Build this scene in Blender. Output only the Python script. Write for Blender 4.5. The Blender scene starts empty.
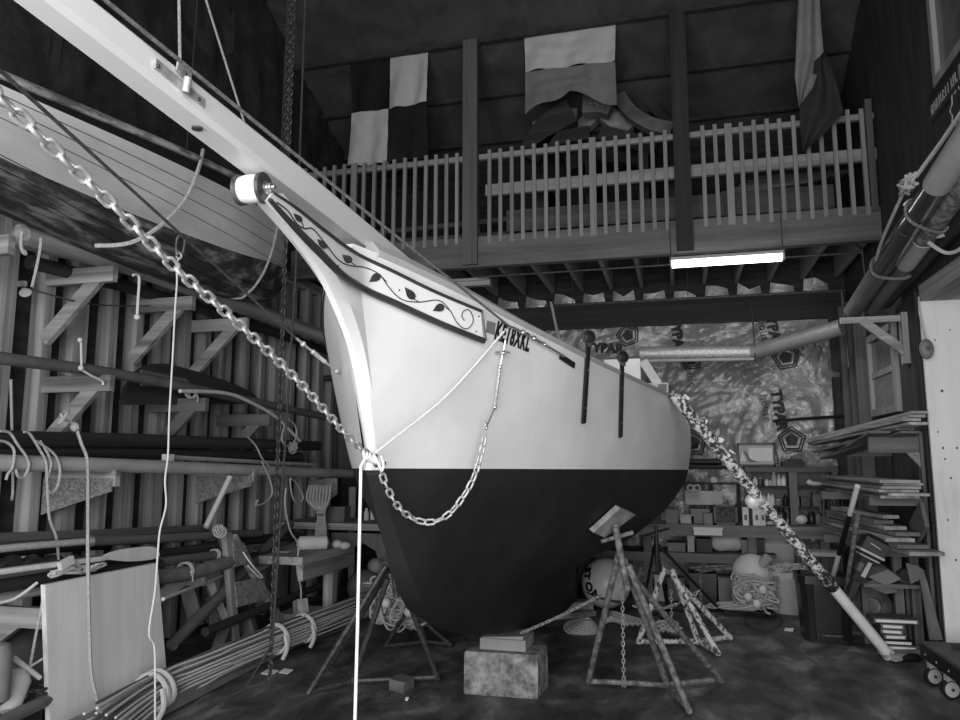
import bpy, math, random
from mathutils import Vector as V, Matrix, noise
SC = bpy.context.scene
COL = SC.collection
R = math.radians
rnd = random.Random(7)

# ---------------------------------------------------------------- camera
YAW, PITCH, FOC, HCAM = R(14.8), R(7.6), 750.0, 1.6
FWD = V((-math.sin(YAW)*math.cos(PITCH), math.cos(YAW)*math.cos(PITCH), math.sin(PITCH)))
RGT = V((math.cos(YAW), math.sin(YAW), 0))
UPV = RGT.cross(FWD)
EYE = V((0, 0, HCAM))

def ray(px, py):
    return (RGT*((px-480)/FOC) + UPV*((360-py)/FOC) + FWD)

def at(px, py, x=None, y=None, z=None, d=None):
    """the point of the place seen at a spot of the photo, on the plane X=x, Y=y, Z=z or at distance d"""
    r = ray(px, py)
    if x is not None: t = (x-EYE.x)/r.x
    elif y is not None: t = (y-EYE.y)/r.y
    elif z is not None: t = (z-EYE.z)/r.z
    else: t = d
    return EYE + r*t

def proj(p):
    q = V(p)-EYE
    w = q.dot(FWD)
    return (480+FOC*q.dot(RGT)/w, 360-FOC*q.dot(UPV)/w, w)

cam = bpy.data.cameras.new('camera')
cam.sensor_width = 36; cam.lens = FOC/960*36; cam.clip_start = .02
camo = bpy.data.objects.new('camera', cam); COL.objects.link(camo)
camo.location = EYE
camo.rotation_euler = Matrix((RGT, UPV, -FWD)).transposed().to_euler()
SC.camera = camo
SC.view_settings.view_transform = 'Standard'
SC.view_settings.look = 'None'
SC.view_settings.gamma = 1.0
SC.view_settings.use_curve_mapping = False
SC.view_settings.exposure = 0.0

# ---------------------------------------------------------------- mesh helpers
def basis(d, up=(0, 0, 1)):
    d = V(d).normalized(); up = V(up)
    s = d.cross(up)
    if s.length < 1e-4:
        s = d.cross(V((1, 0, 0)))
        if s.length < 1e-4: s = d.cross(V((0, 1, 0)))
    s.normalize()
    return d, s, s.cross(d).normalized()

class MB:
    def __init__(s): s.v = []; s.f = []
    def add(s, vs, fs):
        o = len(s.v); s.v += [V(v) for v in vs]
        s.f += [tuple(i+o for i in f) for f in fs]
        return s
    def hexa(s, b, t):
        return s.add(list(b)+list(t), [(3,2,1,0),(4,5,6,7),(0,1,5,4),(1,2,6,5),(2,3,7,6),(3,0,4,7)])
    def box(s, c, d, rz=0, m=None):
        M = m if m is not None else Matrix.Rotation(rz, 3, 'Z')
        x, y, z = d[0]/2, d[1]/2, d[2]/2; c = V(c)
        P = [c + M @ V(q) for q in ((-x,-y,-z),(x,-y,-z),(x,y,-z),(-x,y,-z),(-x,-y,z),(x,-y,z),(x,y,z),(-x,y,z))]
        return s.hexa(P[:4], P[4:])
    def span(s, a, b):
        a, b = V(a), V(b); return s.box((a+b)/2, [abs(q) for q in (b-a)])
    def bar(s, a, b, w, h, up=(0,0,1), w2=None, h2=None):
        a, b = V(a), V(b); d, q, u = basis(b-a, up)
        w2 = w if w2 is None else w2; h2 = h if h2 is None else h2
        A = [a - q*w/2 - u*h/2, a + q*w/2 - u*h/2, a + q*w/2 + u*h/2, a - q*w/2 + u*h/2]
        B = [b - q*w2/2 - u*h2/2, b + q*w2/2 - u*h2/2, b + q*w2/2 + u*h2/2, b - q*w2/2 + u*h2/2]
        return s.hexa(A, B)
    def tube(s, pts, r, n=8, closed=False, caps=True):
        pts = [V(p) for p in pts]; k = len(pts)
        rr = r if isinstance(r, (list, tuple)) else [r]*k
        def tan(i):
            if closed: return (pts[(i+1) % k]-pts[i-1]).normalized()
            return (pts[min(i+1, k-1)]-pts[max(i-1, 0)]).normalized()
        t0 = tan(0); _, u, _ = basis(t0)
        o = len(s.v); prev = t0
        for i in range(k):
            t = tan(i)
            ax = prev.cross(t)
            if ax.length > 1e-6: u = Matrix.Rotation(prev.angle(t), 3, ax) @ u
            u = (u - t*u.dot(t)).normalized(); w = t.cross(u); prev = t
            for j in range(n):
                a = 2*math.pi*j/n
                s.v.append(pts[i] + (u*math.cos(a)+w*math.sin(a))*rr[i])
        for i in range(k if closed else k-1):
            for j in range(n):
                a = o+i*n; b = o+((i+1) % k)*n; j2 = (j+1) % n
                s.f.append((a+j, a+j2, b+j2, b+j))
        if caps and not closed:
            s.f.append(tuple(o+j for j in reversed(range(n))))
            s.f.append(tuple(o+(k-1)*n+j for j in range(n)))
        return s
    def lathe(s, o, axis, prof, n=16):
        d, u, w = basis(axis); o = V(o); b = len(s.v)
        for r, h in prof:
            for j in range(n):
                a = 2*math.pi*j/n
                s.v.append(o + d*h + (u*math.cos(a)+w*math.sin(a))*max(r, 1e-4))
        for i in range(len(prof)-1):
            for j in range(n):
                j2 = (j+1) % n
                s.f.append((b+i*n+j, b+i*n+j2, b+(i+1)*n+j2, b+(i+1)*n+j))
        s.f.append(tuple(b+j for j in reversed(range(n))))
        s.f.append(tuple(b+(len(prof)-1)*n+j for j in range(n)))
        return s
    def ball(s, c, r, n=16, m=10):
        r = (r, r, r) if isinstance(r, (int, float)) else r
        o = len(s.v); c = V(c)
        for i in range(m+1):
            p = math.pi*i/m
            q = max(math.sin(p), .003)
            for j in range(n):
                a = 2*math.pi*j/n
                s.v.append(c+V((r[0]*q*math.cos(a), r[1]*q*math.sin(a), -r[2]*math.cos(p))))
        for i in range(m):
            for j in range(n):
                j2 = (j+1) % n
                s.f.append((o+i*n+j, o+i*n+j2, o+(i+1)*n+j2, o+(i+1)*n+j))
        s.f.append(tuple(o+j for j in reversed(range(n)))); s.f.append(tuple(o+m*n+j for j in range(n)))
        return s
    def prism(s, poly, vec):
        poly = [V(p) for p in poly]; vec = V(vec); k = len(poly)
        nrm = V((0,0,0))
        for i in range(k): nrm += poly[i].cross(poly[(i+1) % k])
        if nrm.dot(vec) < 0: poly.reverse()
        fs = [tuple(reversed(range(k))), tuple(range(k, 2*k))]
        fs += [(i, (i+1) % k, k+(i+1) % k, k+i) for i in range(k)]
        return s.add(poly+[p+vec for p in poly], fs)
    def ring(s, c, axis, Rr, r, n=20, m=8):
        d, u, w = basis(axis); c = V(c)
        return s.tube([c+(u*math.cos(2*math.pi*i/n)+w*math.sin(2*math.pi*i/n))*Rr for i in range(n)], r, m, closed=True)
    def grid(s, rows, thick=None):
        """rows of points; thick is an offset vector that gives the sheet a back"""
        m, n = len(rows), len(rows[0]); o = len(s.v)
        for r_ in rows: s.v += [V(p) for p in r_]
        q = lambda b, i, j: b+i*n+j
        for i in range(m-1):
            for j in range(n-1): s.f.append((q(o,i,j), q(o,i,j+1), q(o,i+1,j+1), q(o,i+1,j)))
        if thick is not None:
            t = V(thick); b = len(s.v)
            for r_ in rows: s.v += [V(p)+t for p in r_]
            for i in range(m-1):
                for j in range(n-1): s.f.append((q(b,i,j), q(b,i+1,j), q(b,i+1,j+1), q(b,i,j+1)))
            for j in range(n-1):
                s.f.append((q(o,0,j), q(b,0,j), q(b,0,j+1), q(o,0,j+1)))
                s.f.append((q(o,m-1,j), q(o,m-1,j+1), q(b,m-1,j+1), q(b,m-1,j)))
            for i in range(m-1):
                s.f.append((q(o,i,0), q(o,i+1,0), q(b,i+1,0), q(b,i,0)))
                s.f.append((q(o,i,n-1), q(b,i,n-1), q(b,i+1,n-1), q(o,i+1,n-1)))
        return s

def wander(mb, c, rad, n, steps, r, seed, zmin=.012, loop=.9):
    """n slack strands of rope wandering inside an ellipsoid"""
    g = random.Random(seed); c = V(c)
    for i in range(n):
        ph = [g.random()*6.28 for _ in range(6)]; f = [.6+loop*g.random() for _ in range(3)]
        s = .35+.65*g.random(); P = []
        for k in range(steps):
            t = k*.42
            P.append(c+V((rad[0]*s*(.65*math.sin(f[0]*t+ph[0])+.35*math.sin(2.3*f[1]*t+ph[3])), rad[1]*s*(.65*math.sin(f[1]*t+ph[1])+.35*math.sin(2.1*f[2]*t+ph[4])), rad[2]*s*(.65*math.sin(f[2]*t+ph[2])+.35*math.sin(1.9*f[0]*t+ph[5])))))
        for p in P: p.z = max(p.z, zmin)
        mb.tube(smooth(P, 3), r, 5)
    return mb

def smooth(pts, k=6, closed=False):
    """Catmull-Rom through the points"""
    P = [V(p) for p in pts]; n = len(P); out = []
    for i in range(n if closed else n-1):
        g = (lambda j: P[j % n]) if closed else (lambda j: P[max(0, min(n-1, j))])
        a, b, c, d = g(i-1), g(i), g(i+1), g(i+2)
        for t in range(k):
            t = t/k
            out.append(.5*((2*b)+(c-a)*t+(2*a-5*b+4*c-d)*t*t+(3*b-a-3*c+d)*t**3))
    if not closed: out.append(P[-1])
    return out

WO = {}   # world offset of every object made here
def tagp(o, label=None, cat=None, group=None, kind=None):
    if label: o['label'] = label
    if cat: o['category'] = cat
    if group: o['group'] = group
    if kind: o['kind'] = kind
    return o

def thing(name, label, cat, loc, group=None, kind=None):
    o = bpy.data.objects.new(name, None); COL.objects.link(o)
    o.empty_display_size = .1
    o.location = loc; WO[o] = V(loc)
    return tagp(o, label, cat, group, kind)

def obj(name, mb, m, parent=None, label=None, ang=.7, origin=None):
    """links what a mesh builder holds (world coordinates) as one mesh object"""
    if origin is None:
        if parent is not None: origin = WO[parent]
        else:
            lo = [min(v[i] for v in mb.v) for i in range(3)]; hi = [max(v[i] for v in mb.v) for i in range(3)]
            origin = V(((lo[0]+hi[0])/2, (lo[1]+hi[1])/2, lo[2]))
    me = bpy.data.meshes.new(name)
    me.from_pydata([v-origin for v in mb.v], [], mb.f); me.update()
    me.shade_smooth(); me.set_sharp_from_angle(angle=ang)
    for q in (m if isinstance(m, (list, tuple)) else [m]): me.materials.append(q)
    o = bpy.data.objects.new(name, me); COL.objects.link(o)
    if parent is not None:
        o.parent = parent; o.location = origin-WO[parent]
    else: o.location = origin
    WO[o] = V(origin)
    if label: o['label'] = label
    return o

def top(name, mb, m, label, cat, group=None, kind=None, ang=.7):
    return tagp(obj(name, mb, m, None, None, ang), label, cat, group, kind)

def struct(name, mb, m, parent=None):
    o = obj(name, mb, m, parent)
    if parent is None: o['kind'] = 'structure'
    return o

def lettering(body, size, M, m, name, parent, extrude=.002, sx=1.0, spacing=1.0, bold=0.0):
    cu = bpy.data.curves.new(name, 'FONT'); cu.body = body; cu.size = size; cu.extrude = extrude
    cu.align_x = 'CENTER'; cu.align_y = 'CENTER'; cu.space_character = spacing; cu.offset = bold
    cu.resolution_u = 3
    t = bpy.data.objects.new(name, cu); COL.objects.link(t)
    dg = bpy.context.evaluated_depsgraph_get()
    me = bpy.data.meshes.new_from_object(t.evaluated_get(dg))
    bpy.data.objects.remove(t); bpy.data.curves.remove(cu)
    mb = MB(); mb.add([M @ V((v.co.x*sx, v.co.y, v.co.z)) for v in me.vertices], [tuple(p.vertices) for p in me.polygons])
    bpy.data.meshes.remove(me)
    return obj(name, mb, m, parent)

# ---------------------------------------------------------------- materials (the photograph is black and white)
def mat(name, c1, c2=None, scale=5, st=(1, 1, 1), rough=.65, metal=0, bump=0, lo=.35, hi=.65, detail=6, bscale=None, bst=None, emit=0, trans=0, dist=0.0, spec=.3, c3=None, mid=None):
    m = bpy.data.materials.new(name); m.use_nodes = True
    nt = m.node_tree; N = nt.nodes; L = nt.links
    b = N['Principled BSDF']
    b.inputs['Roughness'].default_value = rough; b.inputs['Metallic'].default_value = metal
    b.inputs['Specular IOR Level'].default_value = spec
    g = lambda c: (c, c, c, 1)
    b.inputs['Base Color'].default_value = g(c1)
    if emit:
        b.inputs['Emission Color'].default_value = (1, 1, 1, 1); b.inputs['Emission Strength'].default_value = emit
    if trans: b.inputs['Transmission Weight'].default_value = trans
    if c2 is not None or bump:
        tc = N.new('ShaderNodeTexCoord'); oi = N.new('ShaderNodeObjectInfo')
        ad = N.new('ShaderNodeVectorMath'); ad.operation = 'MULTIPLY_ADD'
        L.new(oi.outputs['Random'], ad.inputs[0]); ad.inputs[1].default_value = (7.3, 11.1, 5.7)
        L.new(tc.outputs['Object'], ad.inputs[2])
        def nz(sc, s_, di):
            mp = N.new('ShaderNodeMapping'); mp.inputs['Scale'].default_value = s_
            L.new(ad.outputs[0], mp.inputs['Vector'])
            n = N.new('ShaderNodeTexNoise'); n.inputs['Scale'].default_value = sc; n.inputs['Detail'].default_value = detail
            n.inputs['Roughness'].default_value = .62; n.inputs['Distortion'].default_value = di
            L.new(mp.outputs[0], n.inputs['Vector']); return n
        n1 = nz(scale, st, dist)
        if c2 is not None:
            cr = N.new('ShaderNodeValToRGB'); e = cr.color_ramp.elements
            e[0].position = lo; e[0].color = g(c1); e[1].position = hi; e[1].color = g(c2)
            if c3 is not None:
                q = cr.color_ramp.elements.new(mid if mid is not None else (lo+hi)/2); q.color = g(c3)
            L.new(n1.outputs['Fac'], cr.inputs['Fac']); L.new(cr.outputs['Color'], b.inputs['Base Color'])
        if bump:
            n2 = n1 if bscale is None else nz(bscale, bst or st, dist)
            bp = N.new('ShaderNodeBump'); bp.inputs['Strength'].default_value = min(bump, 1); bp.inputs['Distance'].default_value = .02*max(1, bump)
            L.new(n2.outputs['Fac'], bp.inputs['Height']); L.new(bp.outputs['Normal'], b.inputs['Normal'])
    return m

def woods(name, a, b, scale=6, rough=.75, bump=.15, lo=.3, hi=.7):
    k = .06
    return {ax: mat(name+'_'+ax, a, b, scale, tuple((k if q == ax else 1.6) for q in 'xyz'), rough, bump=bump, lo=lo, hi=hi, dist=.4) for ax in 'xyz'}

WOOD = woods('weathered_softwood', .15, .44, lo=.36, hi=.64)          # studs, racks
PALE = woods('pale_softwood', .20, .38)
DARKW = woods('dark_timber', .018, .05)
BROWN = woods('brown_timber', .08, .18)
M_white = mat('white_hull_paint', .68, .79, 2.2, rough=.32, spec=.45, bump=.02, bscale=4)
M_whitep = mat('white_board_paint', .80, .84, 4, rough=.3, spec=.45)
M_anti = mat('dark_antifouling_paint', .013, .024, 2.2, (1, 1, 1), .62, bump=.05, bscale=30, spec=.25)
M_black = mat('black_paint', .012, rough=.45)
M_trim = mat('dark_trim_paint', .03, .05, 8, rough=.4)
M_galv = mat('galvanised_steel', .34, .62, 30, rough=.5, metal=.45)
M_steel = mat('bright_steel', .62, .75, 20, rough=.25, metal=.9)
M_dsteel = mat('dark_steel', .05, .12, 25, rough=.5, metal=.5)
M_rust = mat('rusty_steel_pipe', .09, .30, 22, (1, 1, 1), .7, metal=.2, lo=.4, hi=.68)
M_speck = mat('flaking_white_paint', .06, .62, 34, (1, 1, .6), .7, lo=.43, hi=.48)
M_speck2 = mat('flaking_white_spar_paint', .05, .70, 28, (1, 1, 1), .65, lo=.45, hi=.54, c3=.28)
M_spar = mat('clean_white_spar', .70, .78, 8, rough=.4)
M_rope = mat('grey_rope', .32, .52, 60, rough=.9, bump=.3)
M_ropew = mat('white_cord', .68, .8, 60, rough=.85, bump=.2)
M_ropem = mat('mid_grey_rope', .10, .2, 60, rough=.9, bump=.3)
M_roped = mat('dark_rope', .035, .08, 60, rough=.9, bump=.3)
M_conc = mat('rough_concrete', .10, .40, 14, rough=.92, bump=.9, bscale=26, lo=.36, hi=.68)
M_ply = mat('plywood', .62, .74, 3, (3, 3, .35), .7, bump=.05)
M_plyend = mat('plywood_edge', .6, .8, 12, rough=.8)
M_osb = mat('strand_board', .13, .34, 28, (1, 1, 1), .85, bump=.2, lo=.4, hi=.62, dist=2)
M_tarp = mat('dark_tarpaulin', .028, .065, 2, rough=.48, bump=1.0, bscale=2.6, bst=(1.6, .7, 1), detail=4, dist=1.2, spec=.35)
M_tarpc = mat('black_roof_film', .06, .09, 2, rough=.3, bump=.8, bscale=2.0, bst=(2.4, .5, .5), detail=4, dist=1.0, spec=.35)
M_floor = None
M_wrap = mat('house_wrap_film', .20, .30, 3, (1, 1, 1), .27, bump=.5, bscale=8, bst=(1, 1, 1.4), detail=4, dist=1.8, spec=.95)
M_print = mat('wrap_printing', .03, rough=.6)
M_darkwall = mat('dark_sheathing', .02, .05, 5, (.3, .3, 3), .8, bump=.2)
M_rwall = mat('dark_grooved_plywood', .035, .07, 6, (3, 3, .2), .75, bump=.25)
M_jamb = mat('weathered_white_panel', .58, .72, 3, (2, 2, .4), .8, bump=.1, c3=.68)
M_gray = mat('grey_plastic', .16, .2, 6, rough=.5)
M_lgray = mat('light_grey_plastic', .36, .42, 6, rough=.5)
M_blackp = mat('black_plastic', .012, .02, 6, rough=.35, spec=.5)
M_clothw = mat('white_cotton', .50, .60, 5, rough=.9, bump=.2)
M_clothg = mat('grey_cotton', .17, .22, 5, rough=.9, bump=.2)
M_clothd = mat('dark_cotton', .012, .02, 5, rough=.9, bump=.2)
M_lamp = mat('fluorescent_tube', .9, emit=6)
M_glass = mat('dusty_glass', .10, .16, 4, rough=.15, spec=.5)
M_label = mat('pale_paper_label', .62, .7, 9, rough=.7)
M_mid = mat('mid_grey_paint', .10, .15, 6, rough=.6)
M_cardb = mat('cardboard', .16, .22, 5, rough=.85)
M_foam = mat('pale_plastic', .55, .65, 5, rough=.5)
# ---------------------------------------------------------------- the setting
XL, XR, YB = -4.6, 2.02, 9.8          # left wall, right wall, back wall
ZR = lambda y: 6.56-.45*(y-8)         # roof slope
M_floor = mat('worn_dark_floor', .04, .27, 3.2, (1, .55, 1), .55, bump=.5, bscale=24, lo=.40, hi=.68, c3=.105, dist=.35, spec=.45, detail=12)
M_batten = mat('roof_batten', .03, .055, 6, rough=.8)

def noisy_sheet(P00, P10, P01, nu, nv, amp, nrm, sc, seed, stretch=(1, 1, 1)):
    """a slack sheet: rows of points with shallow folds"""
    P00, P10, P01, nrm = V(P00), V(P10), V(P01), V(nrm)
    rows = []
    for i in range(nv+1):
        r_ = []
        for j in range(nu+1):
            p = P00+(P10-P00)*j/nu+(P01-P00)*i/nv
            q = V((p.x*stretch[0], p.y*stretch[1], p.z*stretch[2]))*sc+V((seed, seed*1.7, 0))
            r_.append(p+nrm*amp*(noise.noise(q)+.5*noise.noise(q*2.3)))
        rows.append(r_)
    return rows

struct('floor', MB().span((-5.2, -2.2, -.12), (4.6, 10.2, 0)), M_floor)
# left wall: sheathing with studs in front of it
wl = struct('wall_left', MB().span((XL-.12, -2.2, 0), (XL, 10.0, 9.0)), M_darkwall)
y = 2.45
k = 0
while y < 9.4:
    w = .085+.05*(k % 3 == 1)
    obj('stud', MB().span((XL, y-w/2, .02), (XL+.13, y+w/2, 3.75)), WOOD['z'], wl)
    y += .31+.07*rnd.random(); k += 1
obj('girt', MB().bar((XL+.05, 2.2, 3.8), (XL+.05, 9.5, 3.8), .1, .14), WOOD['y'], wl)
for (y0, y1, sd) in ((1.6, 4.4, 1), (4.3, 6.6, 5), (6.5, 9.6, 9)):
    g = MB().grid(noisy_sheet((XL+.10, y0, 3.86), (XL+.10, y1, 3.86), (XL+.10, y0, 7.6), 26, 30, .05, (1, 0, 0), 2.2, sd, (1, 2.2, .6)), (-.01, 0, 0))
    obj('tarpaulin_lining', g, M_tarp, wl)

# back wall with house wrap; its printing
wb = struct('wall_back', MB().span((-5.0, YB, 0), (2.6, YB+.12, 6.4)), M_darkwall)
rows = []
NX, NZ = 150, 110
for i in range(NZ+1):
    r_ = []
    for j in range(NX+1):
        x = -3.2+(1.88+3.2)*j/NX; z = .1+(3.30-.1)*i/NZ
        q = V((x, z, 0))
        th0 = R(52)+1.1*noise.noise(q*.55+V((4, 2, 0)))
        d = .02*noise.noise(q*1.3)
        for (fr, am, dl, sd) in ((10, .075, 0, 1.), (17, .045, .5, 5.), (29, .024, -.4, 9.)):
            t_ = (x*math.sin(th0+dl)-z*math.cos(th0+dl))*fr+3.2*noise.noise(q*1.6+V((sd, 0, 0)))
            d += am*(1-abs(math.sin(t_)))**1.6*max(0, .35+1.3*noise.noise(q*1.9+V((0, sd, 3))))
        # pulled folds fanning out of a staple
        vx, vz = x+.25, z-2.0
        rr = math.hypot(vx, vz); th = math.atan2(vz, vx)
        d += .035*math.sin(th*16+2*noise.noise(V((x, z, 9))))*math.exp(-((rr-.5)/.45)**2)
        r_.append((x, YB-.06-abs(d)*1.2, z))
    rows.append(r_)
wrap = obj('house_wrap', MB().grid(rows, (0, .004, 0)), M_wrap, wb)

def wrap_y(x, z):
    j = min(NX, max(0, round((x+3.2)/5.06*NX))); i = min(NZ, max(0, round((z-.1)/3.2*NZ)))
    return min(rows[a][b][1] for a in (max(i-1, 0), i, min(i+1, NZ)) for b in (max(j-1, 0), j, min(j+1, NX)))

def drape(o):
    """lay a printed mark on the folds of the film"""
    for v in o.data.vertices:
        p = v.co+WO[o]
        v.co.y = wrap_y(p.x, p.z)-.006+min(0, 0)-WO[o].y

def rot_text(cx, cz, ang):
    # text plane X-Z facing -Y
    return Matrix.Translation((cx, YB-.12, cz)) @ Matrix.Rotation(ang, 4, 'Y') @ Matrix.Rotation(R(90), 4, 'X')

def pent(cx, cz, s, a0):
    mb = MB()
    for k, (r_, w) in enumerate(((1.0, .09), (.78, .09))):
        P = []
        for q in range(5):
            a = a0+2*math.pi*q/5
            P.append(V((cx+s*r_*math.cos(a), YB-.12, cz+s*r_*math.sin(a))))
        for q in range(5):
            A, B = P[q], P[(q+1) % 5]
            n_ = 6
            for t in range(n_):
                mb.bar(A.lerp(B, t/n_), A.lerp(B, (t+1)/n_), .004, s*w*1.1, (A+B)/2-V((cx, YB-.12, cz)))
    P = [V((cx+s*.5*math.cos(a0+2*math.pi*q/5), YB-.12, cz+s*.5*math.sin(a0+2*math.pi*q/5))) for q in range(5)]
    mb.prism(P, (0, .003, 0))
    return mb

for (px, py, a) in ((779, 410, 84), (773, 328, 80), (677, 336, 84), (604, 348, 4)):
    p = at(px, py, y=YB-.12)
    o = lettering('TYPAR', .165, rot_text(p.x, p.z, R(a)), M_print, 'printed_lettering', wrap, .001, .95, 1.05, .010)
    for v in o.data.vertices:
        q = v.co+WO[o]; v.co.y += wrap_y(q.x, q.z)-.008-(YB-.12)
for (px, py, a) in ((766, 408, 84), (764, 332, 82), (690, 374, 80), (776, 456, 84)):
    p = at(px, py, y=YB-.12)
    o = lettering('wrap' if px == 776 else 'house', .14, rot_text(p.x, p.z, R(a)), M_trim, 'printed_lettering', wrap, .001, 1, 1.0, 0)
    for v in o.data.vertices:
        q = v.co+WO[o]; v.co.y += wrap_y(q.x, q.z)-.008-(YB-.12)
for (px, py, s, a) in ((792, 440, .16, .3), (786, 357, .16, .5), (691, 359, .15, .4), (628, 335, .15, .6), (693, 443, .17, .4)):
    p = at(px, py, y=YB-.12)
    o = obj('printed_logo', pent(p.x, p.z, s, a), M_print, wrap)
    for v in o.data.vertices:
        q = v.co+WO[o]; v.co.y += wrap_y(q.x, q.z)-.008-(YB-.12)

# right wall with a doorway (the pale jamb) towards the camera and two windows
ZD = 2.92; YJ = at(934, 500, x=XR-.03).y
wr = MB()
wr.span((XR, YJ, 0), (XR+.12, YB, 9)).span((XR, -2.2, ZD+.14), (XR+.12, YJ, 9)).span((XR, -2.2, 0), (XR+.12, .3, ZD+.14))
wr = struct('wall_right', wr, M_rwall)
j = MB(); p0 = at(922, 500, y=YJ); 
j.span((XR-.03, YJ-.03, 0), (XR+.30, YJ, ZD)); 
jb = struct('trim_1', j, M_jamb)
for (px, py, r_) in ((942, 391, .010), (943, 448, .008), (957, 448, .008), (945, 459, .007), (951, 478, .008), (938, 432, .006), (948, 520, .007), (956, 560, .008), (935, 340, .006), (950, 330, .006)):
    obj('nail_head', MB().ball(at(px, py, y=YJ-.03), (r_, .004, r_*1.3), 8, 6), M_dsteel, jb)

struct('trim_2', MB().span((XR-.02, .3, ZD), (XR+.45, YJ, ZD+.14)), WOOD['y'])
struct('trim_3', MB().span((XR+.305, YJ-.02, 0), (XR+.40, YJ+.03, ZD)), DARKW['z'])
struct('trim_4', MB().span((XR-.035, YJ+.08, 0), (XR, YJ+.2, ZD+.1)), DARKW['z'])
# corner timbers between the house wrap and the right wall
for (px0, px1, yy) in ((833, 841, 9.72), (843, 852, 9.55)):
    a, b = at(px0, 400, y=yy), at(px1, 400, y=yy)
    obj('corner_stud', MB().span((a.x, yy-.04, 0), (b.x, yy+.06, 3.4)), DARKW['z'] if px0 == 833 else BROWN['z'], wb)
for yy in (9.3, 8.98):
    obj('stud', MB().span((XR-.12, yy-.05, 0), (XR, yy+.05, 3.4)), BROWN['z'], wr.parent or wr)

def window_unit(name, y0, y1, z0, z1, m, parts=2):
    f = MB()
    w = .07
    f.span((XR-.05, y0, z0), (XR+.01, y0+w, z1)).span((XR-.05, y1-w, z0), (XR+.01, y1, z1))
    f.span((XR-.05, y0+w, z0), (XR+.01, y1-w, z0+w)).span((XR-.05, y0+w, z1-w), (XR+.01, y1-w, z1))
    o = struct(name, f, m)
    obj('window_pane', MB().span((XR-.012, y0+w, z0+w), (XR-.004, y1-w, z1-w)), M_glass, o)
    zz = (z0+z1)/2
    obj('meeting_rail', MB().span((XR-.03, y0+w, zz-.03), (XR-.005, y1-w, zz+.03)), m, o)
    return o
window_unit('window_1', 7.75, 8.75, 2.05, 2.90, PALE['z'])
window_unit('window_2', 4.6, 6.12, 4.42, 6.3, PALE['z'])
struct('trim_5', MB().span((XR-.045, 4.4, 4.34), (XR, 6.25, 4.42)), DARKW['y'])

# roof lined with black film, its battens
roof = struct('ceiling', MB().grid(noisy_sheet((XL-.1, -1, ZR(-1)), (XR+.3, -1, ZR(-1)), (XL-.1, YB+.1, ZR(YB+.1)), 90, 110, .05, (0, .4, .9), 2.2, 3, (.9, 1.6, 1)), (0, .05, .12)), M_tarpc)
for yb in (8.0, 8.72, 9.4, 7.1, 6.2, 5.3, 4.4):
    obj('batten', MB().bar((XL, yb, ZR(yb)-.07), (XR, yb, ZR(yb)-.05), .05, .05), M_batten, roof)
struct('wall_front', MB().span((-5.0, -2.2, 3.9), (4.0, -2.05, 11)), M_darkwall)

# ---------------------------------------------------------------- light
def area(name, loc, size, power, tgt):
    l = bpy.data.lights.new(name, 'AREA'); l.shape = 'RECTANGLE'; l.size, l.size_y = size; l.energy = power
    o = bpy.data.objects.new(name, l); COL.objects.link(o); o.location = loc
    o.rotation_euler = (V(tgt)-V(loc)).to_track_quat('-Z', 'Z').to_euler()
    return o
area('daylight_front_door', (-.4, -1.6, 2.1), (5.6, 3.6), 480, (-.6, 5, 1.6))
area('daylight_side_door', (3.5, 2.6, 1.6), (4.0, 2.4), 20, (-1.0, 4.2, 1.4))
w = bpy.data.worlds.new('world'); SC.world = w; w.use_nodes = True
w.node_tree.nodes['Background'].inputs[0].default_value = (.8, .8, .8, 1)
w.node_tree.nodes['Background'].inputs[1].default_value = .12
SC.cycles.max_bounces = 6
SC.cycles.use_denoising = True
# ---------------------------------------------------------------- the boat
CX = -1.2
STEM = [(.05, 8.6), (.13, 7.4), (.36, 5.7), (.47, 5.0), (.55, 4.6), (.65, 4.15), (.77, 3.75), (.91, 3.41), (1.12, 3.17), (1.35, 2.99), (1.54, 2.86), (1.75, 2.77), (2.0, 2.68), (2.27, 2.58), (2.6, 2.48)]
def lerp_tab(tab, x):
    if x <= tab[0][0]: return tab[0][1]
    for (a, fa), (b, fb) in zip(tab, tab[1:]):
        if x <= b: return fa+(fb-fa)*(x-a)/(b-a)
    return tab[-1][1]
def cr_tab(tab, x):
    """smooth (cubic Hermite) table look-up"""
    n = len(tab)
    if x <= tab[0][0]: return tab[0][1]
    if x >= tab[-1][0]: return tab[-1][1]
    for i in range(n-1):
        if x <= tab[i+1][0]:
            (x0, y0), (x1, y1) = tab[i], tab[i+1]; h = x1-x0; d = (y1-y0)/h
            def sl(j):
                if j == 0 or j == n-1:
                    return (tab[min(j+1, n-1)][1]-tab[max(j-1, 0)][1])/(tab[min(j+1, n-1)][0]-tab[max(j-1, 0)][0])
                a = (tab[j][1]-tab[j-1][1])/(tab[j][0]-tab[j-1][0]); b = (tab[j+1][1]-tab[j][1])/(tab[j+1][0]-tab[j][0])
                return 0 if a*b <= 0 else 2*a*b/(a+b)
            t = (x-x0)/h
            return (1+2*t)*(1-t)**2*y0+t*(1-t)**2*h*sl(i)+t*t*(3-2*t)*y1+t*t*(t-1)*h*sl(i+1)
def Ys(z): return cr_tab(STEM, z)
PROF = sorted((y, z) for z, y in STEM)
YEND = 8.9
US = (0, .03, .086, .156, .25, .39, .55, .7, .85, 1.0)
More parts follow.
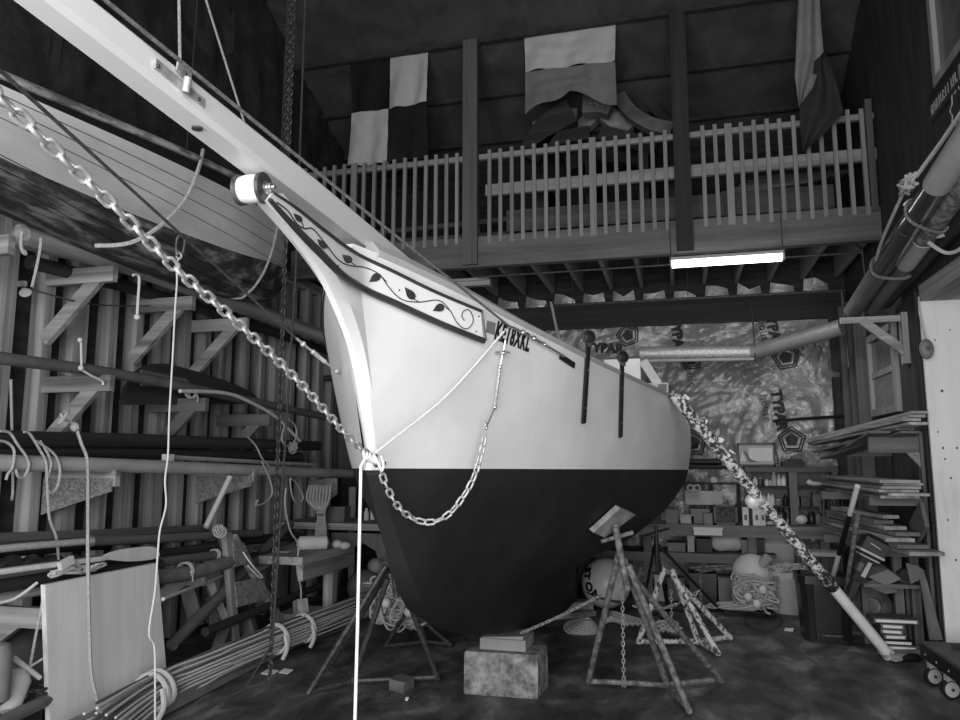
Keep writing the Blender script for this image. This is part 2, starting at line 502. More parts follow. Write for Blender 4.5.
FT = {  # half breadths along each waterline
 2.6: (.03, .17, .385, .60, .80, 1.02, 1.19, 1.24, 1.10, .70),
 2.1: (.03, .155, .365, .58, .79, 1.02, 1.19, 1.255, 1.16, .80),
 1.8: (.03, .145, .34, .55, .77, 1.01, 1.20, 1.305, 1.27, 1.00),
 1.5: (.03, .13, .31, .51, .73, .98, 1.17, 1.27, 1.22, 1.00),
 1.2: (.04, .11, .24, .41, .62, .87, 1.04, 1.10, .98, .62),
 .95: (.05, .10, .17, .27, .42, .62, .76, .76, .50, .12),
 .75: (.05, .08, .12, .16, .22, .30, .36, .34, .18, .06),
 .5: (.05, .07, .09, .11, .13, .15, .16, .15, .09, .05),
 .05: (.05, .06, .07, .08, .09, .10, .10, .09, .07, .05)}
ZL = sorted(FT)
def HB(y, z):
    ys = Ys(z); u = (y-ys)/(YEND-ys)
    if u < 0: return None
    u = min(u, 1)
    return cr_tab([(q, cr_tab(list(zip(US, FT[q])), u)) for q in ZL], z)
SHEER = [(2.2, 2.47), (2.55, 2.41), (3.05, 2.305), (3.5, 2.215), (4.2, 2.135), (5, 2.09), (6, 2.075), (7, 2.10), (8.0, 2.17), (8.9, 2.27)]
def ZS(y): return cr_tab(SHEER, y)
def ZK(y):
    if y > 8.42: return .98
    return cr_tab(PROF, y)
STY = [2.47, 2.5, 2.54, 2.58, 2.63, 2.68, 2.73, 2.77, 2.81, 2.86, 2.92, 2.99, 3.08, 3.17, 3.29, 3.41, 3.58, 3.75, 3.95, 4.2, 4.5, 4.8, 5.1, 5.4, 5.7, 6, 6.3, 6.6, 6.9, 7.2, 7.5, 7.8, 8.1, 8.41, 8.43, 8.66, 8.9]
def ZW(y): return 1.5+max(0, (8.2-y))*.0125
def hull_pt(y, z, off=0, side=1):
    b = HB(y, z)
    b = .03 if b is None else b
    p = V((CX+side*b, y, z))
    if off:
        e = .02
        by, bz = HB(y+e, z) or .03, HB(y, z+e) or b
        n = V((1, -(by-b)/e, -(bz-b)/e)).normalized()
        n.x *= side; p += n*off
    return p
def hull_hit(px, py, off=0):
    """where the line of sight meets the port side of the hull"""
    r = ray(px, py); lo = None; t = 2.2
    while t < 9:
        p = EYE+r*t
        b = HB(p.y, p.z)
        if b is not None and p.x-CX <= b and p.x-CX > -.1: break
        lo = t; t += .01
    a, c = t-.01, t
    for _ in range(18):
        m = (a+c)/2; p = EYE+r*m; b = HB(p.y, p.z)
        if b is not None and p.x-CX <= b: c = m
        else: a = m
    p = EYE+r*c
    return hull_pt(p.y, p.z, off)

boat = thing('sailing_boat', 'white wooden sailing boat with dark bottom paint propped up on stands', 'boat', (CX, 5.3, .38))
def side_grid(zlo, zhi, nv, ys, side):
    rows = []
    for y in ys:
        a, b = zlo(y), zhi(y)
        rows.append([hull_pt(y, a+(b-a)*j/nv, 0, side) for j in range(nv+1)])
    return rows
def loft(zlo, zhi, nv, ys, keel=False):
    mb = MB(); A = side_grid(zlo, zhi, nv, ys, 1); B = side_grid(zlo, zhi, nv, ys, -1)
    mb.grid(A); mb.grid([list(reversed(r_)) for r_ in B])
    # bow and stern closings, keel sole
    if keel: mb.grid([[b[0], a[0]] for a, b in zip(A, B)])
    mb.grid([A[0], B[0]])
    mb.grid([B[-1], A[-1]])
    return mb
ysT = [y for y in STY if y >= 2.54]
obj('topsides', loft(lambda y: max(ZW(y), ZK(y)), ZS, 14, ysT), M_white, boat, 'glossy white topsides', .9)
ysB = [y for y in STY if y >= 2.85]
obj('bottom', loft(lambda y: min(ZW(y), ZK(y)), ZW, 22, ysB, True), M_anti, boat, 'dark bottom paint below a level waterline', .9)
d = []
for y in ysT:
    z = ZS(y)-.06; b = (HB(y, z) or .05)-.015
    d.append([V((CX+b*q, y, z+.06*(1-q*q))) for q in (-1, -.6, -.2, .2, .6, 1)])
obj('deck', MB().grid(d, (0, 0, -.03)), M_lgray, boat)
for side in (1, -1):
    t = MB(); r0 = []
    for y in [q for q in STY if 2.6 <= q <= 8.9]:
        z = ZS(y); b = HB(y, z) or .04
        n = .02
        h = max(.012, .05-.02*(y-2.6))
        inn = min(.05, b-.005)
        r0.append([V((CX+side*(b+.008), y, z-.012)), V((CX+side*(b+.008), y, z+.012)), V((CX+side*(b-inn*.4), y, z+h)), V((CX+side*(b-inn), y, z+h)), V((CX+side*(b-inn), y, z-.04))])
    t.grid(r0); t.f += [tuple(range(5)), tuple(range(len(t.v)-5, len(t.v)))]
    obj('toe_rail', t, M_lgray, boat, None, .4)

# knee under the bowsprit: the curved cutwater
LEAD = smooth([at(258, 196, x=CX), at(290, 232, x=CX), at(320, 275, x=CX), at(340, 318, x=CX), at(352, 352, x=CX), at(362, 400, x=CX), at(371, 448, x=CX), V((CX, 2.80, 1.56))], 4)
back = []
for p in LEAD:
    z = min(p.z+.12, 2.43) if p.y < 2.4 else p.z
    back.append(V((CX, max(p.y+.05, Ys(p.z)+.10 if p.y > 2.36 else p.y+.07+max(0, p.y-2.1)*.5), p.z+(.03 if p.y < 2.36 else 0))))
kn = MB()
rw = []
for p, q in zip(LEAD, back):
    e = .012; w = .042
    m = p.lerp(q, .25)
    rw.append([V((CX-w, q.y, q.z)), V((CX-w*.9, m.y, m.z)), V((CX-e, p.y, p.z)), V((CX+e, p.y, p.z)), V((CX+w*.9, m.y, m.z)), V((CX+w, q.y, q.z))])
kn.grid(rw)
kn.grid([[r_[5], r_[0]] for r_ in rw])
kn.f += [tuple(range(6))]
obj('stem_knee', kn, M_whitep, boat, 'curved white cutwater', .5)

# trailboard with a painted vine
UP_ = [(268, 193), (292, 209), (320, 231), (350, 252.5), (387, 270), (430, 291), (477.5, 311)]
LO_ = [(264, 200), (287, 225), (314, 252), (346, 281.5), (394, 304), (436, 323), (479.5, 340.5)]
def tb_pt(px, py, off):
    """trailboard surface: runs from the knee's cheek on to the hull"""
    a = at(px, py, x=CX+.05)
    if a.y < 2.42: return V((CX+.05+off, a.y, a.z))
    h = hull_hit(px, py, off+.008)
    t = max(0, min(1, (a.y-2.42)/.32)); t = t*t*(3-2*t)
    return V((CX+.05+off, a.y, a.z)).lerp(h, t)
def along(T, t):
    n = len(T)-1; s = t*n; i = min(int(s), n-1); f = s-i
    q = [T[max(0, min(n, i+k))] for k in (-1, 0, 1, 2)]
    return tuple(.5*(2*q[1][c]+(q[2][c]-q[0][c])*f+(2*q[0][c]-5*q[1][c]+4*q[2][c]-q[3][c])*f*f+(3*q[1][c]-q[0][c]-3*q[2][c]+q[3][c])*f**3) for c in (0, 1))
NT = 44
rf, rb = [], []
for i in range(NT+1):
    u, l = along(UP_, i/NT), along(LO_, i/NT)
    rf.append([tb_pt(l[0]+(u[0]-l[0])*j/4, l[1]+(u[1]-l[1])*j/4, .014) for j in range(5)])
tb = obj('trailboard', MB().grid(rf, (-.02, .012, 0)), M_whitep, boat, 'white trailboard painted with a trailing vine')
for T, w, wd in ((UP_, .0068, .012), (LO_, .0135, .016)):
    pts = []
    for i in range(NT+1):
        q = along(T, i/NT); pts.append(tb_pt(q[0], q[1], .018))
    m = MB()
    rr = [w*(.5+.5*min(1, i/14)) for i in range(NT+1)]
    m.tube(pts, rr, 6)
    obj('border', m, M_trim, tb, 'dark moulding')
ends = [tb_pt(478+4*t/6., 312+28*t/6., .018) for t in range(7)]
obj('border', MB().tube(ends, .004, 6), M_mid, tb)
VINE = [(272, 203), (283, 211), (292, 224), (300, 229), (308, 229), (320, 242.5), (333, 259), (345, 265.8), (361, 267.5), (376, 274.5), (387, 289), (399, 299.5), (416, 301.8), (435, 300), (446, 310), (453, 322), (461, 328.3), (467, 325.5), (469.3, 318.5), (465.5, 310), (460, 310.5), (458, 315.5), (460.5, 320)]
def thin(pts2, r, name):
    P = smooth([(a, b, 0) for a, b in pts2], 4)
    obj(name, MB().tube([tb_pt(p.x, p.y, .0165) for p in P], r, 5), M_trim, tb)
thin(VINE, .0022, 'vine')
for (x0, y0, x1, y1, w, sx, sy) in ((289, 214, 297.0, 222, 2.6, 299, 228), (313, 239.5, 321.5, 248.5, 3.0, 324, 247.5), (338.2, 255, 347, 262.5, 3.6, 352, 266.5), (365.5, 282.3, 376.5, 274.5, 4.0, 383, 281.5), (401.2, 287.3, 410.5, 299, 3.8, 415.5, 301.6), (429, 310.5, 440, 305.5, 4.0, 445.5, 310)):
    d_ = V((x1-x0, y1-y0, 0)); n_ = V((-d_.y, d_.x, 0)).normalized()
    poly = []
    for sgn in (1, -1):
        for t, q in ((0, 0), (.2, .35), (.45, .85), (.7, 1), (.9, .7), (1, .1)) if sgn == 1 else ((1, .1), (.9, .7), (.7, 1), (.45, .85), (.2, .35)):
            poly.append(V((x0, y0, 0))+d_*t+n_*sgn*w*q)
    P = [tb_pt(p.x, p.y, .0155) for p in poly]
    c_ = sum(P, V((0, 0, 0)))/len(P)
    m = MB(); nn = V((.9, -.5, 0)).normalized()
    m.prism(P, nn*.004)
    obj('painted_leaf', m, M_trim, tb)
    thin([(x1, y1), ((x1+sx)/2, (y1+sy)/2), (sx, sy)], .0016, 'leaf_stalk')
for (px, py) in ((396, 290), (475, 316), (472.5, 331), (334, 266)):
    p = tb_pt(px, py, .015); obj('screw_head', MB().ball(p, .004, 8, 6), M_mid, tb)

# registration mark and sticker on the bow
hullM = lambda px, py, roll: None
def on_hull_frame(px, py):
    p = hull_hit(px, py, .003)
    ty = (hull_pt(p.y+.06, p.z)-hull_pt(p.y-.06, p.z)).normalized()
    tz = (hull_pt(p.y, p.z+.06)-hull_pt(p.y, p.z-.06)).normalized()
    n = ty.cross(tz); n = n if n.x > 0 else -n
    return p, ty, n
p, ty, n = on_hull_frame(513.5, 337.5)
up = n.cross(ty)
if up.z < 0: up = -up
ty2 = (ty*math.cos(R(-7))+up*math.sin(R(-7)))
up2 = n.cross(ty2); up2 = up2 if up2.z > 0 else -up2
M4 = Matrix((( *(ty2), 0), (*up2, 0), (*n, 0), (0, 0, 0, 1))).transposed(); M4.translation = p+n*.002
reg = lettering('KE18XKL', .115, M4, M_black, 'registration_number', boat, .001, .52, 1.12, .0046)
for v in reg.data.vertices:
    q = v.co+WO[boat]; h = hull_pt(q.y, q.z, .0015 if v.co.dot(n) <= p.dot(n)-WO[boat].dot(n)+.002 else .004); v.co = h-WO[boat]
q4 = [(486.8, 320.5), (495.2, 323), (493.8, 335), (485.6, 332)]
obj('registration_sticker', MB().prism([hull_hit(a, b, .002) for a, b in q4], n*.002), M_gray, boat, 'small grey square sticker')

# bowsprit
A0 = V((CX, .55, 2.548)); A1 = V((CX, 3.4, 2.452))
bs = MB()
def sprit_sec(c, w, h, ch):
    return [c+V((x, 0, z)) for x, z in ((-w+ch, -h), (w-ch, -h), (w, -h+ch), (w, h-ch), (w-ch, h), (-w+ch, h), (-w, h-ch), (-w, -h+ch))]
rows2 = [sprit_sec(A0.lerp(A1, t/12), .035+.020*min(1, t/7), .035+.014*min(1, t/7), .013) for t in range(13)]
rows2 = [r_+[r_[0]] for r_ in rows2]
bs.grid(rows2); k = len(rows2[0])
bs.f += [tuple(range(k-1)), tuple(range(len(bs.v)-k, len(bs.v)-1))]
sp = obj('bowsprit', bs, M_whitep, boat, 'long white bowsprit', .35)
# strap with a ring on its side
def spr(px, py, off=0): return at(px, py, x=CX+.049+off)
st = MB(); a, b = spr(155, 63), spr(204, 104)
st.bar(a, b, .006, .024, (0, 0, 1))
a2, b2 = spr(176, 64), spr(189, 78)
st.bar(a2+V((.004, 0, 0)), b2+V((.004, 0, 0)), .006, .034)
c_ = spr(186, 86, .01)
st.lathe(c_-V((0, 0, .016)), (.2, -.1, 1), ((.010, 0), (.010, .036)), 10)
so = obj('side_strap', st, M_galv, sp, 'galvanised strap with a ring bolt')
for (px, py) in ((158, 66), (199, 99), (185, 73)):
    obj('bolt', MB().ball(spr(px, py, .005), .005, 8, 6), M_dsteel, so)
h_ = MB()
bp = lambda px, py: at(px, py, z=lerp_tab([(0, A0.z), (1, A1.z)], .37)-.050)
c_ = bp(197, 129)
h_.lathe(c_, (0, 0, 1), ((.0, -.001), (.014, -.001), (.014, .004)), 12)
obj('drain_plug', h_, M_dsteel, sp)

# anchor roller at the forward end of the knee
rc = at(252, 189, x=CX+.0)
ro = obj('anchor_roller', MB().lathe(rc-V((.036, 0, 0)), (1, 0, 0), ((.026, 0), (.039, .004), (.042, .02), (.043, .036), (.042, .052), (.039, .068), (.026, .072)), 24), M_whitep, boat, 'white anchor roller')
for s in (-1, 1):
    obj('cheek_plate', MB().lathe(rc+V((s*.038, 0, 0)), (s, 0, 0), ((.046, -.006), (.046, .006), (.032, .010)), 20), M_dsteel, ro)
obj('roller_bolt', MB().lathe(rc+V((-.058, 0, 0)), (1, 0, 0), ((.011, 0), (.011, .012), (.008, .014), (.008, .098), (.020, .100), (.020, .108), (.013, .110), (.013, .124), (.006, .126), (.006, .134)), 10), M_steel, ro)

# port chainplates with deadeyes
for (t, b) in (((586.5, 345), (582, 423)), ((620.5, 364), (619, 437))):
    a, c_ = hull_hit(t[0], t[1]+2, .014), hull_hit(b[0], b[1], .010)
    m = MB(); n_ = 10
    pts = [hull_hit(t[0]+(b[0]-t[0])*i/n_, t[1]+2+(b[1]-t[1]-2)*i/n_, .010) for i in range(n_+1)]
    for i in range(n_): m.bar(pts[i], pts[i+1], .036, .012, (1, -.4, 0))
    cp = obj('chainplate', m, M_black, boat, 'black chainplate')
    dd = a+V((0, 0, .055))
    ax = V((.6, -.8, 0))
    de = obj('deadeye', MB().lathe(dd-ax*.018, ax, ((.018, 0), (.032, .008), (.036, .018), (.032, .030), (.018, .038)), 16), M_black, cp)
    obj('deadeye_strop', MB().ring(dd, ax, .035, .008, 18, 6).bar(dd-V((0, 0, .04)), a, .03, .02, ax), M_dsteel, de)
    for i in (3, 8):
        obj('bolt', MB().ball(pts[i]+V((.008, -.003, 0)), .006, 8, 6), M_dsteel, cp)
# gear standing on deck aft
P_ = at(640, 372, y=6.9)

# ------------------------------------------------ chains and stays
def link_mesh(name, L, W, r):
    mb = MB(); pts = []
    for i in range(16):
        a = 2*math.pi*i/16
        cx = math.cos(a)*(W/2-r); cz = math.sin(a)*(W/2-r)+(1 if math.sin(a) > 0 else -1)*(L-W)/2
        pts.append((cx, 0, cz))
    mb.tube(pts, r, 7, closed=True)
    me = bpy.data.meshes.new(name); me.from_pydata(mb.v, [], mb.f); me.update(); me.shade_smooth()
    return me
def chain_links(pts, me, pitch, parent, m, name='chain_link', roll=.6):
    P = smooth(pts, 12); L = [0]
    for a, b in zip(P, P[1:]): L.append(L[-1]+(b-a).length)
    def where(s):
        for i in range(len(P)-1):
            if L[i+1] >= s: return P[i].lerp(P[i+1], (s-L[i])/max(L[i+1]-L[i], 1e-9))
        return P[-1]
    n = int(L[-1]/pitch)
    for i in range(n):
        a, b = where(i*pitch), where((i+1)*pitch)
        d, s_, u = basis(b-a, (1, 0, 0))
        ang = roll+(i % 2)*math.pi/2
        x = s_*math.cos(ang)+u*math.sin(ang); y_ = d.cross(x)
        o = bpy.data.objects.new(name, me); COL.objects.link(o)
        o.parent = parent
        Mt = Matrix(((*x, 0), (*y_, 0), (*d, 0), (0, 0, 0, 1))).transposed(); Mt.translation = (a+b)/2-WO[parent]
        o.matrix_local = Mt
        WO[o] = V((a+b)/2)
    return n
big = link_mesh('chain_link', .054, .033, .0052); big.materials.append(M_galv)
BOB = [at(x, y_, x=CX) for x, y_ in ((-40, 62), (0, 97), (60, 155), (120, 212), (180, 272), (240, 325), (300, 383), (345, 433), (372, 458))]
j = at(376, 461, x=CX+.02)
jo = obj('bobstay_shackle', MB().ring(j, (1, .3, 0), .022, .007).tube([j+V((-.03, .02, -.01)), j+V((.03, .03, -.01))], .008), M_dsteel, boat)
bob = obj('bobstay', MB().ring(at(374, 459, x=CX+.005), (0, 1, .3), .016, .006), M_galv, boat, 'heavy galvanised bobstay chain')
chain_links(BOB, big, .0405, bob, M_galv)
LOOPPX = [(379, 466, 2.93), (386, 485, 2.93), (397, 505, 2.94), (412, 518, 2.95), (430, 522.5, 2.96), (448, 515, 2.97), (463, 497, 2.99), (474, 477, 3.01), (482, 450, 3.03), (486, 428, 3.05)]
LOOP = []
for (x, y_, dd) in LOOPPX:
    h = hull_hit(x, y_, .03); w_ = (h-EYE).dot(FWD)
    LOOP.append(at(x, y_, d=min(w_, dd+.25)))
slack = obj('slack_chain', MB().ring(LOOP[-1]+V((0, 0, .012)), (1, 0, 0), .012, .004), M_galv, boat, 'galvanised chain hanging in a loop under the bow')
chain_links(LOOP, big, .0405, slack, M_galv)
# turnbuckle up to the hull
tq = [hull_hit(x, y_, .03) for x, y_ in ((487, 424), (490, 406), (493, 385), (495, 366), (498, 352), (500.5, 340))]
tb_ = MB().tube([LOOP[-1], tq[1]], .004).tube([tq[1], tq[3]], .007).tube([tq[3], tq[5]], .0045)
tb_.ball(tq[1], .011, 8, 6).ball(tq[3], .010, 8, 6).ball(LOOP[-1], .009, 8, 6)
tb_.tube([tq[4]+V((-.035, -.01, 0)), tq[4]+V((.03, .012, 0))], .006).ball(tq[4], .012, 8, 6)
obj('turnbuckle', tb_, M_steel, boat)
# whisker stays to both sides
sB = [at(105-45, 0-36, x=CX+.04), at(105, 0, x=CX+.04)]
hp = hull_hit(506, 326, .02)
pw = MB().tube([sB[0], sB[1], sB[1].lerp(hp, .5)+V((0, 0, -.004)), hp], .0052, 6)
ws = obj('whisker_stay', pw, M_ropem, boat, 'grey stay running aft to the port bow')
t_ = [hull_hit(x, y_, .022) for x, y_ in ((506, 326), (519, 332), (530, 338), (540, 344), (552, 351), (560, 356))]
obj('turnbuckle', MB().tube([t_[0], t_[1]], .006).ball(t_[1], .013, 8, 6).tube([t_[1], t_[2]], .006).ball(t_[2], .014, 8, 6).tube([t_[2], t_[3]], .008).ball(t_[3], .012, 8, 6).tube(t_[3:], .006), M_steel, ws)
e0 = [hull_hit(559+1.6*i, 356+1.05*i, .006) for i in range(10)]
m = MB()
for a, b in zip(e0, e0[1:]): m.bar(a, b, .030, .008, (1, -.4, 0))
obj('chainplate', m, M_black, ws)
sS = [at(-40, 38, x=CX-.05), at(3, 73, x=CX-.05)]
se = V((CX-.50, 3.27, 2.02)); se = at(340, 375, y=3.3)
sw = obj('whisker_stay', MB().tube([sS[0], sS[1], at(187, 240, d=2.4), at(296, 338, d=2.95)], .0045, 6), M_roped, boat, 'dark stay running aft to the far bow')
q = [at(x, y_, d=dd) for x, y_, dd in ((296, 338, 2.95), (303, 344, 3.0), (313, 352, 3.05), (325, 362, 3.1), (336, 371, 3.2), (346, 380, 3.3))]
obj('turnbuckle', MB().tube(q, .005).ball(q[1], .012, 8, 6).ball(q[2], .011, 8, 6).ball(q[4], .012, 8, 6).tube(q[2:4], .009), M_galv, sw)
# lashing of white line about the shackle, with a tail up to the rail and one to the floor
ls = thing('white_lashing_line', 'white line knotted on the stem chain with one tail hanging to the floor', 'rope', at(366, 470, x=CX))
k0 = at(370, 456, d=2.86)
m = MB()
for i in range(4): m.ring(k0+V((.012*i-.02, .004*i, -.004*i)), (1, .2, .3), .020-.002*(i % 2), .0055, 14, 6)
obj('knot', m, M_ropew, ls)
obj('bight', MB().tube(smooth([k0+V((.02, 0, 0)), k0+V((.036, 0, -.03)), k0+V((.05, 0, -.055)), k0+V((.056, 0, -.03)), k0+V((.045, 0, .0))], 5), .005, 6), M_ropew, ls)
hang = at(361, 466, d=2.80)
obj('hanging_tail', MB().tube([hang+V((.01, .02, .03)), hang, V((hang.x, hang.y, 1.0)), V((hang.x-.004, hang.y, .5)), V((hang.x, hang.y, .02))], .0062, 6), M_ropew, ls)
tail = [at(376, 452, d=2.86), at(388, 443, d=2.9), hull_hit(440, 393, .05), hull_hit(499, 331, .03)]
obj('rising_tail', MB().tube(smooth(tail, 5), .0052, 6), M_ropew, ls)
# ---------------------------------------------------------------- loft, posts, railing
ZB0, ZB1 = 3.76, 4.10
loft_ = thing('loft_platform', 'timber loft platform across the back of the shed above the boat', 'loft', (-1.3, 8.9, 3.7))
obj('front_beam', MB().span((XL+.13, 7.96, ZB0), (XR-.01, 8.06, ZB1)), mat('loft_beam_wood', .10, .20, 4, (.15, 1.5, 1.5), .8, bump=.15, dist=.5), loft_)
obj('floor_deck', MB().span((XL+.13, 7.98, ZB1-.02), (XR-.02, YB, ZB1+.02)), BROWN['x'], loft_)
obj('back_ledger', MB().span((XL+.13, YB-.11, 3.30), (XR-.02, YB-.06, 3.62)), DARKW['x'], loft_)
x = XL+.35
while x < XR-.1:
    obj('joist', MB().span((x-.022, 8.06, ZB0+.04), (x+.022, YB-.11, ZB1-.03)), PALE['y'], loft_)
    x += .385
# scraps of insulation film tucked above the ledger
g = MB()
for i in range(16):
    xx = XL+.5+i*.385
    a = V((xx-.15, YB-.075, 3.62)); b = V((xx+.15, YB-.09, 3.62))
    g.grid([[a, a.lerp(b, .5)+V((0, -.02, 0)), b], [a+V((.02, -.01, .10+.1*rnd.random())), a.lerp(b, .5)+V((0, -.05, .16*rnd.random()+.03)), b+V((-.02, 0, .05+.12*rnd.random()))]], (0, .004, 0))
obj('insulation_film', g, M_wrap, loft_)
POSTS = [(-2.21, 'loft post between the checkered flag and the swallowtail flag'), (.13, 'loft post standing at the right of the heap of old timbers')]
for (px, lab) in POSTS:
    m = MB().span((px-.085, 7.90, ZB0+.02), (px+.085, 7.99, ZR(7.95)-.1))
    top('loft_post', m, DARKW['z'] if px > 0 else BROWN['z'], 'dark timber '+lab, 'post', 'posts holding the roof at the loft edge')
rail = thing('loft_railing', 'wooden baluster railing along the front edge of the loft', 'railing', (-1.3, 8.0, ZB1))
ZT = lambda x: 5.09-.0*x
obj('top_rail', MB().span((XL+.2, 8.0, 5.04), (XR+.02, 8.045, 5.10)), PALE['x'], rail)
obj('mid_rail', MB().span((-2.05, 8.0, 4.60), (XR+.02, 8.05, 4.73)), PALE['x'], rail)
x = XL+.28; i = 0
while x < XR-.02:
    if abs(x+2.21) > .10 and abs(x-.13) > .10:
        wd = .020 if i % 11 != 5 else .036
        obj('baluster', MB().bar((x, 7.975, ZB1-.06-.02*rnd.random()), (x+.008*(rnd.random()-.5), 7.985, 5.13+.02*rnd.random()), wd*2, .035, (0, 1, 0)), PALE['z'], rail)
    x += .130+.006*(rnd.random()-.5); i += 1
obj('end_post', MB().span((XR-.09, 7.93, ZB1-.05), (XR-.03, 7.99, 5.22)), BROWN['z'], rail)
# things seen through the railing
t = thing('stored_plank', 'long board stored on edge behind the loft railing, right half', 'plank', (0, 8.5, ZB1+.02))
obj('board', MB().bar((-1.9, 8.45, 4.42), (1.7, 8.5, 4.42), .04, .26), BROWN['x'], t)
obj('cleat', MB().bar((.62, 8.4, 4.15), (.62, 8.4, 4.5), .1, .05, (0, 1, 0)), BROWN['z'], t)
for i, (za, zb, yy, lab) in enumerate(((4.22, 4.27, 8.7, 'lowest of the boards lying behind the left loft railing'), (4.38, 4.36, 8.8, 'middle board of those behind the left loft railing'), (4.55, 4.60, 8.95, 'topmost of the boards lying behind the left loft railing'))):
    m = MB().bar((-4.2, yy, za), (-2.0+.1*i, yy, zb), .16, .06)
    for q in (-3.9, -2.4): m.bar((q, yy, ZB1+.02), (q, yy, min(za, zb)), .08, .06, (0, 1, 0))
    top('stored_plank', m, BROWN['x'], lab, 'plank', 'boards stored on the loft')
m = MB()
for i in range(6):
    a = V((.45+.1*i, 8.6+.04*i, 4.55+.05*i)); m.bar(a, a+V((1.05, .1, .12-.02*i)), .09, .03)
m.bar((.6, 8.7, ZB1+.02), (.6, 8.7, 4.6), .1, .1, (0, 1, 0)).bar((1.3, 8.75, ZB1+.02), (1.3, 8.75, 4.7), .1, .1, (0, 1, 0))
top('lath_bundle', m, BROWN['x'], 'bundle of thin laths behind the right loft railing', 'wood')
# heap of curved old boat timbers on the loft
HEAP = [  # px path, width px, material, label
 ([(528, 160), (548, 128), (572, 112)], 26, 'd', 'dark curved frame timber at the left end of the loft heap'),
 ([(536, 131), (560, 119), (577, 118)], 17, 'b', 'broad short timber dotted with pale fastenings'),
 ([(570, 142), (582, 128), (596, 114)], 15, 'w', 'pale worn timber end leaning right on the loft heap'),
 ([(583, 106), (600, 105), (612, 108)], 20, 'b', 'topmost curved timber of the loft heap, under the swallowtail flag'),
 ([(604, 113), (616, 122), (628, 133)], 18, 'w', 'pale worn timber end leaning left on the loft heap'),
 ([(619, 96), (630, 112), (650, 125), (672, 130)], 13, 'b', 'long curved timber sweeping down to the right loft post'),
 ([(652, 108), (662, 118), (674, 128)], 9, 'd', 'thin dark splinter of timber beside the right loft post'),
 ([(540, 152), (560, 140), (590, 134)], 14, 'd', 'dark timber at the bottom of the loft heap, left of centre'),
 ([(600, 134), (625, 140), (655, 150)], 16, 'd', 'dark timber at the bottom of the loft heap, right of centre'),
 ([(566, 165), (600, 155), (640, 158)], 18, 'd', 'broad dark timber in the heap just above the loft rail'),
]
MT = {'d': DARKW['x'], 'b': mat('old_oak_timber', .09, .2, 5, (.4, 1, 1), .85, bump=.3), 'w': mat('worn_timber', .18, .36, 6, (.4, 1, 1), .85, bump=.3)}
for i, (P2, wpx, k, lab) in enumerate(HEAP):
    yy = 8.55+.10*((i*3) % 7)
    P3 = smooth([at(a, b, y=yy) for a, b in P2], 4)
    w_ = wpx/750*8.7; m = MB()
    rows_ = []
    for q, p in enumerate(P3):
        t_ = (P3[min(q+1, len(P3)-1)]-P3[max(q-1, 0)]).normalized(); n_ = t_.cross(V((0, 1, 0))).normalized()
        rows_.append([p-n_*w_/2-V((0, .06, 0)), p+n_*w_/2-V((0, .06, 0)), p+n_*w_/2+V((0, .09, 0)), p-n_*w_/2+V((0, .09, 0)), p-n_*w_/2-V((0, .06, 0))])
    m.grid(rows_); k_ = len(m.v); m.f += [(0, 1, 2, 3), (k_-5, k_-4, k_-3, k_-2)]
    o = thing('old_boat_timber', lab, 'timber', (P3[0].x, yy, P3[0].z), 'heap of old boat timbers on the loft')
    obj('timber', m, MT[k], o, None, .5)
    if k == 'b' and i in (1, 3):
        for _ in range(9):
            p = P3[0].lerp(P3[-1], rnd.random())
            obj('fastening', MB().ball(p+V((0, -.062, (rnd.random()-.5)*w_*.8)), .009, 6, 4), M_foam, o)
# a low crib that carries the heap
cr = thing('timber_crib', 'dark blocking under the heap of old timbers on the loft', 'wood', (-.8, 8.9, ZB1+.02))
for xx in (-1.5, -.9, -.3, .0):
    obj('block', MB().span((xx-.06, 8.5, ZB1+.02), (xx+.06, 9.3, 5.22 if -1.4 < xx < -.1 else 4.95)), DARKW['z'], cr)

# ---------------------------------------------------------------- flags
def flag_sheet(A, B, C, D, nu, nv, amp, nf, seed, tail=None):
    """A..B along the hoist line on top, C below A, D below B"""
    A, B, C, D = V(A), V(B), V(C), V(D); rows_ = []
    for i in range(nv+1):
        t = i/nv; r_ = []
        for j in range(nu+1):
            u = j/nu
            a = A.lerp(B, u); b = C.lerp(D, u)
            if tail: b = b+(a-b)*tail(u)
            p = a.lerp(b, t)
            p.y += amp*(.3+t)*math.sin(u*nf*2*math.pi+seed+t*1.5)+.5*amp*noise.noise(V((u*5, t*5, seed)))
            r_.append(p)
        rows_.append(r_)
    return rows_
fl = thing('signal_flag', 'checkered signal flag of two dark and two pale squares hung on the left', 'flag', at(390, 165, y=8.06))
c = [[at(a, b, y=8.06) for a, b in r_] for r_ in (((350, 60), (390, 55), (428.5, 49)), ((351.5, 113), (388.5, 109), (427, 102)), ((348, 166), (388, 163), (427, 158)))]
for i in (0, 1):
    for j in (0, 1):
        pale = (i+j) % 2 == 1
        obj('square', MB().grid(flag_sheet(c[i][j], c[i][j+1], c[i+1][j], c[i+1][j+1], 20, 16, .030, 1.5, i*2+j), (0, .004, 0)), (M_clothw if i == 0 else M_clothw) if pale else M_clothd, fl, 'pale cloth square' if pale else 'dark cloth square')
for q in (.05, .5, .93):
    p = c[0][0].lerp(c[0][2], q)
    obj('tack_strip', MB().bar(p+V((-.05, -.01, .01)), p+V((.05, -.01, .02)), .01, .02), M_clothw, fl)
fl = thing('swallowtail_flag', 'swallowtail flag, white above and grey below, hung over the old timbers', 'flag', at(570, 112, y=8.06))
a, b = at(524, 32.5, y=8.06), at(615.5, 21, y=8.06); c1, d1 = at(525, 72, y=8.06), at(615, 61, y=8.06); e, f = at(524.5, 113, y=8.06), at(617, 106, y=8.06)
